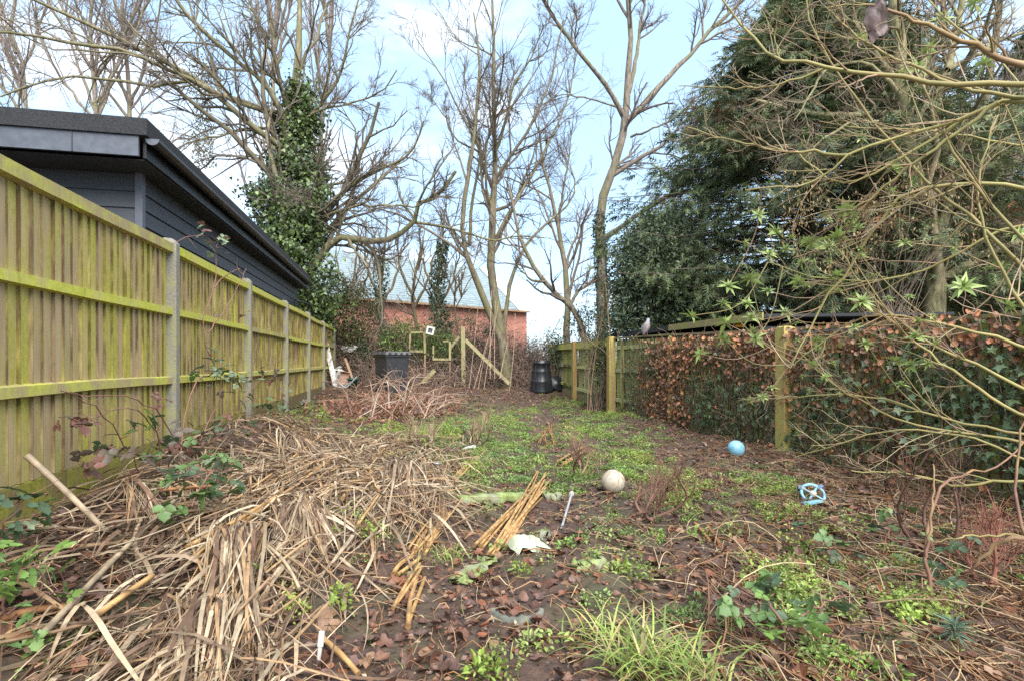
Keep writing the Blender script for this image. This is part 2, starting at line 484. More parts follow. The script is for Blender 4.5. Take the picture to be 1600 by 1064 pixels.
# leaf templates: (along, across, up)
T_OVAL = (np.array([(0, 0, 0), (0.3, -0.42, 0.10), (0.3, 0.42, 0.10), (0.35, 0, 0), (0.7, -0.36, 0.05), (0.7, 0.36, 0.05), (1, 0, -0.12)]),
          [(0, 1, 3), (0, 3, 2), (1, 4, 3), (3, 5, 2), (4, 6, 3), (3, 6, 5)])
T_DIA = (np.array([(0, 0, 0), (0.5, -0.5, 0.06), (0.5, 0.5, 0.06), (1, 0, -0.08)]), [(0, 1, 3), (0, 3, 2)])
T_IVY = (np.array([(0, 0, 0), (0.05, -0.5, 0.02), (0.45, -0.34, 0.05), (1, 0, -0.06), (0.45, 0.34, 0.05), (0.05, 0.5, 0.02), (0.3, 0, 0)]),
         [(0, 1, 6), (1, 2, 6), (2, 3, 6), (6, 3, 4), (6, 4, 5), (0, 6, 5)])
T_IVY5 = (np.array([(0.10, 0, 0.02), (-0.10, -0.30, 0.0), (0.22, -0.30, 0.05), (0.38, -0.62, -0.04), (0.55, -0.24, 0.05), (1, 0, -0.10), (0.55, 0.24, 0.05), (0.38, 0.62, -0.04), (0.22, 0.30, 0.05), (-0.10, 0.30, 0.0), (0.32, 0, -0.02)]),
         [(0, 1, 10), (1, 2, 10), (2, 3, 10), (3, 4, 10), (4, 5, 10), (5, 6, 10), (6, 7, 10), (7, 8, 10), (8, 9, 10), (9, 0, 10)])
T_CURL = (np.array([(0, 0, 0.05), (0.25, -0.45, 0.22), (0.25, 0.45, 0.2), (0.4, 0, -0.02), (0.75, -0.4, 0.3), (0.75, 0.38, 0.12), (1, 0.05, 0.25), (0.5, -0.6, 0.33), (0.5, 0.6, 0.3)]),
          [(0, 1, 3), (0, 3, 2), (1, 7, 3), (7, 4, 3), (3, 8, 2), (3, 5, 8), (4, 6, 3), (3, 6, 5)])
_sv, _sf = [(0, 0, 0), (0.5, 0, 0.02), (1, 0, -0.14)], []
for _k, (_a, _l) in enumerate(((0.12, 0.30), (0.32, 0.36), (0.52, 0.30), (0.72, 0.20))):
    for _s in (-1, 1):
        _i = len(_sv); _sv += [(_a - 0.05, 0, 0), (_a + 0.05, 0, 0), (_a + 0.20, _s * _l, -0.05)]
        _sf.append((_i, _i + 1, _i + 2) if _s > 0 else (_i + 1, _i, _i + 2))
_i = len(_sv); _sv += [(0.5, -0.05, 0), (0.5, 0.05, 0)]; _sf += [(0, _i, _i + 1), (_i, 2, _i + 1)]
T_SPRAY = (np.array(_sv, float), _sf)
T_LANCE = (np.array([(0, 0, 0), (0.35, -0.5, 0.04), (0.35, 0.5, 0.04), (0.4, 0, -0.02), (1, 0, -0.15)]), [(0, 1, 3), (0, 3, 2), (1, 4, 3), (3, 4, 2)])

def scatter(mb, tpl, pos, fwd, up, ln, wd, col, zs=None):
    tv, tf = tpl
    pos = np.asarray(pos, float); N = len(pos)
    fwd = unit(np.asarray(fwd, float)); side = unit(np.cross(np.asarray(up, float), fwd)); nor = np.cross(fwd, side)
    ln = np.broadcast_to(np.asarray(ln, float), N); wd = np.broadcast_to(np.asarray(wd, float), N)
    zs = ln if zs is None else np.broadcast_to(np.asarray(zs, float), N)
    V = pos[:, None] + tv[None, :, 0:1] * (ln[:, None] * fwd)[:, None] + tv[None, :, 1:2] * (wd[:, None] * side)[:, None] + tv[None, :, 2:3] * (zs[:, None] * nor)[:, None]
    k = len(tv)
    F = (np.asarray(tf)[None] + (np.arange(N) * k)[:, None, None]).reshape(-1, 3)
    col = np.asarray(col, float)
    if col.ndim == 2: col = np.repeat(col, k, 0)
    return mb.add(V.reshape(-1, 3), None, F, col)

def pick(rng, cols, n, var=0.25):
    cols = np.asarray(cols, float)
    return cols[rng.integers(0, len(cols), n)] * (1 - var + 2 * var * rng.random((n, 1)))

def rdir(rng, n):
    return unit(rng.normal(size=(n, 3)))

def ribbons(mb, P, Wd, side, col):
    """flat blades: P (N,K,3), Wd (N,K), side (N,3)"""
    N, K, _ = P.shape
    S = side[:, None, :] * Wd[:, :, None] * 0.5
    V = np.stack([P - S, P + S], 2).reshape(-1, 3)
    k = np.arange(K - 1) * 2
    one = np.stack([k, k + 1, k + 3, k + 2], 1)
    Q = (one[None] + (np.arange(N) * K * 2)[:, None, None]).reshape(-1, 4)
    mb.add(V, Q, None, np.repeat(np.asarray(col), K * 2, 0))

def ell(px, py, E):
    """soft coverage of a list of ellipses given in photo pixels (cx, cy, rx, ry, weight)"""
    w = np.zeros(np.shape(px))
    for cx, cy, rx, ry, k in E:
        w = np.maximum(w, k * np.exp(-((((px - cx) / rx) ** 2 + ((py - cy) / ry) ** 2) ** 1.5) * 0.7))
    return w

# ------------------------------------------------------------------ the ground
def build_ground():
    xs = np.concatenate([[-400, -150, -60, -25, -12], np.arange(-8, 9, 0.08), [12, 25, 60, 150, 400]])
    ys = np.concatenate([[-60, -20, -6], np.arange(-2, 24, 0.08), [28, 40, 70, 150, 500]])
    X, Y = np.meshgrid(xs, ys, indexing='ij')
    Z = g(X, Y)
    rng = np.random.default_rng(3)
    Z = Z + 0.012 * rng.normal(size=Z.shape) * ((Y > 0) & (Y < 20) & (np.abs(X - 1.5) < 5))
    V = np.stack([X, Y, Z], -1).reshape(-1, 3)
    a, b = X.shape
    i, j = np.meshgrid(np.arange(a - 1), np.arange(b - 1), indexing='ij')
    k = (i * b + j).ravel()
    mb = MB(); mb.add(V, np.stack([k, k + b, k + b + 1, k + 1], 1), None, (0.1, 0.08, 0.05))
    tag(mb.build('ground', 'soil', None, True), 'dark bare soil of the garden', None, None, 'structure')
build_ground()

# ------------------------------------------------------------------ left fence: feather-edge boards, three rails, gravel boards, concrete posts
XL = -2.1
def feather(name, w, h, t1=0.024, t0=0.005, n=1):
    mb = MB()
    V = [(-t1, 0, 0), (0, 0, 0), (0, w, 0), (-t0, w, 0), (-t1, 0, h), (0, 0, h), (0, w, h), (-t0, w, h)]
    mb.add(V, [(0, 3, 2, 1), (4, 5, 6, 7), (0, 1, 5, 4), (1, 2, 6, 5), (2, 3, 7, 6), (3, 0, 4, 7)])
    return mb.mesh(name, False)

def left_fence():
    root = thing('close_board_fence', (XL, 3.05, 0.3), 'tall green-stained close board fence with concrete posts below the dark grey shed', 'fence')
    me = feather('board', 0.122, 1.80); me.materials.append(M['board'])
    posts = [0.4 + 2.65 * k for k in range(8)]
    rng = random.Random(4)
    for a in range(len(posts) - 1):
        y = posts[a] + 0.055; y1 = posts[a + 1] - 0.055
        n = 25; step = (y1 - y) / n
        for k in range(n):
            # thick edge towards the camera side, thin edge tucked under the next board
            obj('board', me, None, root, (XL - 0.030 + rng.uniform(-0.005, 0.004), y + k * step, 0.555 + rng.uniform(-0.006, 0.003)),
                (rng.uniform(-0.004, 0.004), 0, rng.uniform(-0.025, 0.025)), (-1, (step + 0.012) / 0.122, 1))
        for z, h, t, x in ((2.315, 0.105, 0.045, XL + 0.012), (1.72, 0.085, 0.06, XL - 0.001), (1.075, 0.085, 0.06, XL - 0.001)):
            sag = rng.uniform(-0.012, 0.012)
            mb = MB(); yy = np.linspace(y - 0.02, y1 + 0.02, 9)
            hh = h / 2; tt = t / 2
            V = []
            for q, v in enumerate(yy):
                zz = z + sag * math.sin(math.pi * q / 8) + rng.uniform(-0.002, 0.002)
                V += [(x - tt, v, zz - hh), (x + tt, v, zz - hh + 0.012), (x + tt, v, zz + hh - 0.012), (x - tt, v, zz + hh)]
            Q = []
            for q in range(8):
                for e in range(4): Q.append((q * 4 + e, q * 4 + (e + 1) % 4, q * 4 + 4 + (e + 1) % 4, q * 4 + 4 + e))
            Q += [(3, 2, 1, 0), (32, 33, 34, 35)]
            mb.add(np.array(V), Q)
            mb.build('rail', 'rail', root, False, (x, (y + y1) / 2, z))
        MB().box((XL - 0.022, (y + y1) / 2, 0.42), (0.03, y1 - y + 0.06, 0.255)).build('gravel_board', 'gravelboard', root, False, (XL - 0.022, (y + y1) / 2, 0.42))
    for k, y in enumerate(posts):
        mb = MB(); w = 0.052; zt = 2.43 if k % 2 else 2.41
        V = []
        for z in (-0.1, zt - 0.05):
            for (a, b) in ((-0.055, -0.05), (0.058, -0.043), (0.058, 0.043), (-0.055, 0.05)): V.append((XL + a, y + b, z))
        V += [(XL - 0.050, y - 0.046, zt), (XL + 0.02, y - 0.04, zt - 0.005), (XL + 0.02, y + 0.04, zt - 0.005), (XL - 0.050, y + 0.046, zt)]
        Q = []
        for b in (0, 4):
            for e in range(4): Q.append((b + e, b + (e + 1) % 4, b + 4 + (e + 1) % 4, b + 4 + e))
        Q.append((8, 9, 10, 11))
        mb.add(np.array(V), Q)
        mb.build('post', 'concrete', root, False, (XL, y, 0))
left_fence()

# ------------------------------------------------------------------ dark grey clad shed behind the left fence
def grey_shed():
    xw, y0, y1, zt = -2.60, 6.30, 15.3, 3.20
    root = thing('garden_shed', (xw - 2.5, (y0 + y1) / 2, 0.3), 'dark grey clad garden building with black felt roof behind the left fence', 'shed')
    mb = MB(); mb.box((xw - 2.5, (y0 + y1) / 2, 1.7), (4.94, y1 - y0 - 0.06, 3.0)); mb.build('wall', 'clad', root)
    h = 0.17
    V = lambda L_: [(0, 0, 0), (0.022, 0, 0), (0.008, 0, h - 0.012), (0, 0, h - 0.012), (0, L_, 0), (0.022, L_, 0), (0.008, L_, h - 0.012), (0, L_, h - 0.012)]
    Q = [(0, 1, 5, 4), (1, 2, 6, 5), (2, 3, 7, 6), (3, 0, 4, 7), (3, 2, 1, 0), (4, 5, 6, 7)]
    ms = MB().add(V(y1 - y0 - 0.06), Q).mesh('cladding_board', False); ms.materials.append(M['clad'])
    mf = MB().add(V(4.9), Q).mesh('cladding_board', False); mf.materials.append(M['clad'])
    for k in range(13):
        z = zt - 0.02 - h * (k + 1)
        obj('cladding_board', ms, None, root, (xw - 0.03, y0 + 0.03, z))
        obj('cladding_board', mf, None, root, (xw - 0.03 - 4.9, y0 + 0.03, z), (0, 0, -math.pi / 2))
    MB().box((xw - 0.02, y0 + 0.02, 1.75), (0.07, 0.07, 2.9)).build('corner_trim', 'clad_trim', root)
    # roof: felt slab with overhang, front fascia, soffit, gutter
    xe, ye = -2.33, 5.75
    roof = MB()
    roof.box((xe - 2.8, (ye + 15.55) / 2, 3.47), (5.6, 15.55 - ye, 0.16))
    ro = roof.build('roof', 'felt', root)
    MB().box((xe - 1.3, ye - 0.004, 3.47), (0.012, 0.012, 0.158)).build('felt_lap', 'soffit', ro)
    MB().box((xe - 2.8 - 0.03, ye + 0.04, 3.293), (5.5, 0.03, 0.19)).build('fascia', 'fascia', root)
    MB().box((xe - 0.63, ye + 0.022, 3.293), (0.008, 0.008, 0.186)).build('fascia_joint', 'soffit', root)
    MB().box((xe - 0.06, (ye + 15.55) / 2 + 0.03, 3.30), (0.03, 15.4 - ye, 0.19)).build('side_fascia', 'black_plastic', root)
    MB().box((xe - 2.8, (ye + 15.5) / 2 + 0.06, 3.196), (5.45, 15.35 - ye, 0.012)).build('soffit', 'soffit', root)
    gut = MB(); a = np.linspace(math.pi, 2 * math.pi, 9); r = 0.058
    ring = np.stack([r * np.cos(a), 0 * a, r * np.sin(a)], 1)
    c0 = np.array((xe + 0.03, ye + 0.05, 3.375)); c1 = np.array((xe + 0.03, 15.5, 3.345))
    V = np.concatenate([ring + c0, ring + c1, ring * 0.93 + c0, ring * 0.93 + c1])
    Q = [(k, k + 1, 9 + k + 1, 9 + k) for k in range(8)] + [(18 + k + 1, 18 + k, 27 + k, 27 + k + 1) for k in range(8)]
    Q += [(0, 9, 27, 18), (8, 26, 35, 17)]
    gut.add(V, Q); gut.build('gutter', 'black_plastic', root, True)
    cap = MB(); cap.add(np.concatenate([ring * 1.05 + c0 + (0, -0.006, 0), [c0 + (0, -0.006, 0)]]), None, [(k, k + 1, 9) for k in range(8)])
    cap.build('gutter_end_cap', 'fascia', root)
grey_shed()

# black tubular handrail and posts beyond the shed
def handrail():
    p = [on_x(462, 470, -2.45), on_x(478, 474, -2.45), on_x(486, 480, -2.45), on_x(488, 492, -2.45), on_x(488, 540, -2.45)]
    y = [q for q in p]
    root = thing('handrail', (p[-1][0], p[-1][1], g(p[-1][0], p[-1][1])), 'black tubular handrail curving down behind the far end of the fence', 'railing')
    tubes(MB(), resample(p, 16), np.full(16, 0.03), 8, (0.02, 0.02, 0.02)).build('rail', 'black_metal', root, True)
    q = p[0].copy(); q2 = q.copy(); q2[2] = g(q[0], q[1]) - 0.1
    tubes(MB(), np.array([q, (q + q2) / 2, q2]), np.full(3, 0.03), 8, (0.02, 0.02, 0.02)).build('post', 'black_metal', root, True)
    for k, (px, t) in enumerate(((504, 462), (514, 468))):
        a = at(px, t, 19.4 + k * 0.3)
        b = a.copy(); b[2] = 0.2
        o = MB().beam(b, a, 0.13, 0.13).build('metal_post', 'black_metal', None, False, b)
        tag(o, ['thicker' , 'shorter'][k] + ' black post standing behind the fence end by the ivy', 'post', 'black posts behind the fence end')
handrail()

# ------------------------------------------------------------------ right fence
XR = 5.1
FTOP = lambda y: 1.64 + 0.17 * float(ss(4, 12.5, y))
FBOT = lambda y: -0.02 + 0.30 * float(ss(12.7, 17.0, y))
def right_fence():
    root = thing('close_board_fence', (XR, 9.4, 0.0), 'lower mossy green board fence partly smothered in ivy and dead creeper', 'fence')
    rng = random.Random(9)
    ys = [1.0, 3.15, 6.30, 9.45, 12.3, 15.1, 17.6]
    me = feather('board', 0.115, 1.0); me.materials.append(M['board_r'])
    for a in range(len(ys) - 1):
        y0, y1 = ys[a] + 0.07, ys[a + 1] - 0.07
        n = int(round((y1 - y0) / 0.105)); st = (y1 - y0) / n
        for k in range(n):
            y = y0 + k * st
            zb = FBOT(y) + 0.16; zt = FTOP(y) - 0.05 + (0.0 if a < 4 else 0.03) + rng.uniform(-0.01, 0.01)
            obj('board', me, None, root, (XR + 0.03, y, zb), (rng.uniform(-0.005, 0.005), 0, rng.uniform(-0.02, 0.02)), (1, (st + 0.012) / 0.115, zt - zb))
        for fz in (0.22, 0.60, 0.90):
            za = FBOT(y0) + fz * (FTOP(y0) - FBOT(y0)) - 0.02; zb = FBOT(y1) + fz * (FTOP(y1) - FBOT(y1)) - 0.02 + rng.uniform(-0.04, 0.04)
            MB().beam((XR - 0.012, y0 - 0.02, za), (XR - 0.012, y1 + 0.02, zb), 0.05, 0.08).build('rail', 'board_r', root, False, (XR, (y0 + y1) / 2, za))
        MB().beam((XR - 0.005, y0 - 0.09, FTOP(y0)), (XR - 0.005, y1 + 0.09, FTOP(y1)), 0.11, 0.035).build('capping', 'mossy_wood', root, False, (XR, (y0 + y1) / 2, FTOP(y0)))
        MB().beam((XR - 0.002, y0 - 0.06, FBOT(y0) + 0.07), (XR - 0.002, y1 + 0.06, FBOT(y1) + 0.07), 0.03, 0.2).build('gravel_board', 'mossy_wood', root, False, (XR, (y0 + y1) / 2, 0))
    for k, y in enumerate(ys):
        big = 0.17 if k in (2, 4) else 0.12
        h = FTOP(y) + (0.03 if k in (2,) else 0.02)
        px_ = XR - 0.09 if k != 3 else XR - 0.045
        if k == 3: big, h = 0.09, h - 0.06
        mb = MB(); mb.box((px_, y, h / 2 - 0.1), (big, big, h + 0.2)); mb.box((px_, y, h + 0.008), (big * 0.9, big * 0.9, 0.016), taper=(0.6, 0.6))
        mb.build('post', 'post_r', root, False, (XR - 0.09, y, 0))
    yb = 11.75
    MB().box((XR - 0.035, yb, 0.98), (0.05, 0.10, 1.55)).build('batten', 'board_r', root, False, (XR, yb, 1))
    # wide top board over the far bays
    MB().beam((XR - 0.045, 12.75, 1.70), (XR - 0.045, 17.5, 1.72), 0.03, 0.17).build('top_board', 'rail', root, False, (XR, 15, 1.7))
right_fence()

def neighbour_shed():
    root = thing('garden_store', (7.0, 10.2, 0), 'low dark lean-to with mossy roof edge just behind the ivy fence', 'shed')
    y0, y1 = 7.3, 13.6
    MB().box((7.2, (y0 + y1) / 2, 0.9), (3.2, y1 - y0 - 0.4, 1.8)).build('wall', 'soffit', root)
    mb = MB(); X0, X1 = 5.42, 9.0
    V = []
    for z in (0, 0.05):
        for x, zz in ((X0, 1.92), (X1, 2.02)):
            for y in (y0, y1): V.append((x, y, zz + z))
    mb.add(V, [(0, 1, 3, 2), (4, 6, 7, 5), (0, 4, 5, 1), (2, 3, 7, 6), (0, 2, 6, 4), (1, 5, 7, 3)])
    mb.build('roof', 'felt', root)
    MB().beam((X0 - 0.016, y0 - 0.02, 1.935), (X0 - 0.016, 10.2, 1.935), 0.028, 0.12).build('fascia', 'mossy_wood', root, False, (X0, 8, 1.9))
    MB().beam((X0 - 0.012, 10.21, 1.93), (X0 - 0.012, y1, 1.915), 0.025, 0.10).build('fascia', 'felt', root, False, (X0, 12, 1.9))
    p = on_x(1157, 508, 5.55)
    MB().lathe([(0.0, 0.06), (0.05, 0.05), (0.09, 0.0), (0.085, -0.04), (0.0, -0.04)], p, 14).build('lamp', mat_plain('orange_plastic', (0.6, 0.28, 0.03), 0.5), root, True)
neighbour_shed()

# ------------------------------------------------------------------ brick building far behind
def brick_building():
    A = at(490, 565, 25.6); B = at(823, 565, 34.0)
    A[2] = B[2] = 0
    D = unit(B - A); Nn = np.array((-D[1], D[0], 0))    # away from camera
    if Nn[1] < 0: Nn = -Nn
    Ln = np.linalg.norm(B - A)
    root = bpy.data.objects.new('brick_building', None); COL.objects.link(root)
    root.location = A; root.rotation_euler = (0, 0, math.atan2(D[1], D[0]))
    tag(root, 'red brick building with grey green slate roof beyond the bare trees', 'building')
    def part(name, mb, mat, par=root):
        o = bpy.data.objects.new(name, mb.mesh(name, False)); o.data.materials.append(M[mat]); COL.objects.link(o); o.parent = par; return o
    H, dp = 4.32, 8.0
    part('wall', MB().box((Ln / 2, dp / 2, H / 2), (Ln, dp, H)), 'brick')
    rz = 7.5
    rf = MB()
    # courses of slates as overlapping strips
    n = 22
    for side in (0, 1):
        for k in range(n):
            a, b = k / n, (k + 1) / n
            ya, za = a * dp / 2 - 0.25 * (1 - a), H - 0.05 + (rz - H) * a
            yb, zb = b * dp / 2 - 0.25 * (1 - b), H - 0.05 + (rz - H) * b
            if side: ya, yb = dp - ya, dp - yb
            V = [(-0.1, ya, za + 0.05), (Ln - 0.75, ya, za + 0.05), (Ln - 0.75, yb, zb + 0.015), (-0.1, yb, zb + 0.015), (-0.1, ya, za), (Ln - 0.75, ya, za)]
            rf.add(V, [(0, 1, 2, 3), (4, 5, 1, 0)] if not side else [(3, 2, 1, 0), (0, 1, 5, 4)])
    r = part('roof', rf, 'slate')
    w = MB()
    w.add([(Ln - 0.75, -0.26, H + 0.02), (Ln + 0.05, -0.26, H + 0.02), (Ln + 0.05, dp / 2, rz + 0.05), (Ln - 0.75, dp / 2, rz + 0.05),
           (Ln + 0.05, dp + 0.2, H), (Ln - 0.75, dp + 0.2, H)], [(0, 1, 2, 3), (3, 2, 4, 5)], [(1, 4, 2)])
    part('verge', w, 'white_board', r)
    part('gutter', MB().box((Ln / 2, -0.3, H + 0.0), (Ln - 0.1, 0.12, 0.11)), 'brown_wood', r)
    part('gable', MB().add([(Ln - 0.8, 0.02, H), (Ln - 0.8, dp - 0.02, H), (Ln - 0.8, dp / 2, rz - 0.1), (0, 0.02, H), (0, dp - 0.02, H), (0, dp / 2, rz - 0.1)], None, [(0, 1, 2), (5, 4, 3)]), 'brick')
brick_building()

# ------------------------------------------------------------------ bare trees at the end of the garden
def PX(d, *pts, dd=0.0, base_g=False):
    """photo points at about depth d; dd drifts the depth along the limb"""
    n = len(pts)
    out = [at(p[0], p[1], d + dd * k / max(1, n - 1)) for k, p in enumerate(pts)]
    if base_g:
        b = out[0].copy(); b[2] = float(g(b[0], b[1])) - 0.15; out[0] = b
    return out

def tree_center():
    d = 18.9
    limbs = [
        (PX(d, (792, 612), (790, 570), (784, 525), (771, 455), (768, 396), (769, 333), (774, 260), (773, 170), (771, 80), (768, -30), base_g=True), 0.21, 0.03),
        (PX(d, (786, 540), (770, 505), (746, 445), (728, 395), (722, 350), (726, 306), (737, 251), (742, 180), (748, 110), (740, 20), dd=-1.5), 0.13, 0.022),
        (PX(d, (733, 385), (738, 320), (742, 292), (750, 238), (732, 202), (714, 166), (699, 134), (678, 103), (650, 60), dd=-1.5), 0.07, 0.012),
        (PX(d, (787, 520), (798, 441), (820, 387), (852, 351), (884, 324), (899, 292), (890, 262), dd=1.2), 0.09, 0.018),
        (PX(d, (770, 385), (793, 337), (820, 292), (852, 233), (879, 179), (893, 130), (900, 70), dd=1.0), 0.075, 0.014),
        (PX(d, (772, 240), (790, 190), (800, 140), (830, 90), (850, 40), dd=-1), 0.07, 0.015),
        (PX(d, (770, 330), (757, 270), (765, 200), (785, 150), (815, 100), dd=-1.2), 0.06, 0.015),
        (PX(d, (769, 400), (800, 330), (830, 250), (840, 220), (872, 170), dd=2.0), 0.06, 0.012),
        (PX(d, (750, 240), (710, 215), (690, 175), (672, 150), dd=1.0), 0.04, 0.01),
    ]
    bare_tree('bare_tree', 'multi-stemmed leafless tree rising behind the cane wigwam at the garden end', limbs, 11, (0.165, 0.135, 0.088), (0.115, 0.085, 0.07), 11, 8, 8, 0.17, 0.14, t0=0.28, jit=0.02)
tree_center()

def tree_big():
    d = 20.5
    limbs = [
        (PX(d, (941, 585), (941, 520), (941, 463), (938, 377), (939, 316), (957, 269), (970, 225), (978, 186), (980, 143), (983, 100), (985, 40), (979, -40), base_g=True), 0.25, 0.085),
        (PX(d, (975, 185), (968, 170), (954, 147), (933, 117), (912, 90), (885, 55), (850, 5), (830, -30), dd=-1), 0.10, 0.045),
        (PX(d, (980, 190), (995, 176), (1021, 147), (1047, 117), (1068, 97), (1110, 48), (1165, -5), (1190, -40), dd=1), 0.12, 0.055),
        (PX(d, (982, 145), (991, 108), (997, 70), (1002, 35), (1010, -10), dd=0.6), 0.09, 0.04),
        (PX(d, (975, 172), (930, 158), (880, 150), (840, 165), dd=-1.5), 0.045, 0.015),
        (PX(d, (945, 372), (970, 355), (1013, 325), (1047, 305), (1091, 299), (1138, 286), (1200, 282), dd=-3), 0.11, 0.035),
        (PX(d, (985, 215), (1015, 205), (1060, 180), (1095, 150), dd=-1), 0.05, 0.02),
    ]
    r, P, R = bare_tree('bare_tree', 'tall leafless tree with thick grey leaning trunk forking high beside the conifer', limbs, 12, (0.165, 0.135, 0.105), (0.12, 0.09, 0.075), 8, 8, 6, 0.16, 0.12, t0=0.45, l1=0.34, jit=0.02)
    ivy_on(r, P[0], 0.02, 0.42, 2600, 0.32, 0.16, [(0.03, 0.055, 0.02), (0.05, 0.08, 0.03), (0.08, 0.11, 0.05)], 5)

def ivy_on(root, P, t0, t1, n, spread, size, cols, seed, name='ivy', mat='leaf_gloss', k0=1.0, k1=1.0):
    rng = np.random.default_rng(seed)
    t = t0 + (t1 - t0) * rng.random(n)
    f = t * (len(P) - 1); i = np.clip(f.astype(int), 0, len(P) - 2); u = (f - i)[:, None]
    p = P[i] * (1 - u) + P[i + 1] * u
    a = rng.random(n) * 2 * math.pi
    w = k0 + (k1 - k0) * (t - t0) / (t1 - t0)
    lump = 0.75 + 0.3 * np.sin(3 * a + t * 40) * np.sin(t * 60 + a)
    rr = spread * w * lump * (0.55 + 0.45 * np.sqrt(rng.random(n)))
    off = np.stack([np.cos(a) * rr, np.sin(a) * rr, rng.normal(size=n) * 0.08], 1)
    nor = unit(off + rng.normal(size=(n, 3)) * 0.12 + (0, 0, 0.1))
    fw = unit(np.array((0, 0, -1.0)) + rng.normal(size=(n, 3)) * 0.5)
    s = size * (0.6 + 0.8 * rng.random(n)) * 0.5
    mb = MB(); scatter(mb, T_IVY, p + off, fw, nor, s * 1.1, s, pick(rng, cols, n))
    o = mb.build(name, mat, root, False)
    o['kind'] = 'stuff'
tree_big()

def trees_mid():
    d = 19.8
    bare_tree('bare_tree', 'slim pale leafless tree standing just left of the thick forked trunk', [
        (PX(d, (886, 585), (885, 519), (887, 467), (881, 403), (872, 355), (862, 310), (848, 260), (842, 200), base_g=True), 0.17, 0.03),
        (PX(d, (886, 480), (905, 455), (925, 440), (938, 425), dd=1), 0.08, 0.03),
        (PX(d, (873, 355), (880, 300), (890, 240), (895, 190), dd=1), 0.06, 0.015)],
        21, (0.185, 0.15, 0.105), (0.15, 0.10, 0.085), 9, 7, 5, t0=0.3, jit=0.02)
    d = 18.2
    bare_tree('bare_tree', 'leafless trunk leaning sharply leftwards out of the far fence corner', [
        (PX(d, (918, 570), (909, 511), (883, 472), (852, 441), (820, 391), (803, 340), (795, 290), dd=0.5, base_g=True), 0.15, 0.03),
        (PX(d, (852, 441), (835, 440), (815, 425), (800, 400), dd=-1), 0.05, 0.015)],
        22, (0.17, 0.14, 0.10), (0.14, 0.10, 0.085), 7, 6, 4, t0=0.35, jit=0.02)
    # ivy-clad small trees before the brick building
    cols = [(0.035, 0.055, 0.022), (0.055, 0.08, 0.03), (0.09, 0.11, 0.05)]
    for k, (x, top, w, lab, iv) in enumerate(((686, 372, 0.11, 'thin dead tree wrapped in dark ivy in front of the slate roof', 1),
                                             (596, 385, 0.14, 'leafless tree with patchy ivy on its trunk before the brick wall', 2),
                                             (648, 395, 0.13, 'leafless forked tree between two ivy-clad trunks before the brick wall', 0),
                                             (551, 395, 0.09, 'slender leafless sapling nearest the ivy column before the roof', 0),
                                             (713, 470, 0.05, 'spindly leafless sapling beside the mossy gate post', 0))):
        d = 21.2 + 0.4 * k
        tr = PX(d, (x + 12, 610), (x + 6, 540), (x - 3, 470), (x + 2, 425), (x + 6, top), (x + 9, top - 45), base_g=True)
        r, P, R = bare_tree('bare_tree', lab, [(tr, w, 0.03), (PX(d, (x, 470), (x - 18, 430), (x - 26, 395), (x - 24, 340)), w * 0.55, 0.015), (PX(d, (x, 480), (x + 20, 440), (x + 30, 400), (x + 44, 350)), w * 0.5, 0.015)],
                            30 + k, (0.21, 0.16, 0.10), (0.15, 0.11, 0.085), 6, 6, 4, t0=0.4, jit=0.03, l1=0.38)
        if iv == 1: ivy_on(r, P[0], 0.2, 0.82, 2600, 0.5, 0.15, cols, 40, k0=1.2, k1=0.6)
        if iv == 2: ivy_on(r, P[0], 0.3, 0.75, 900, 0.34, 0.14, cols, 41)
trees_mid()

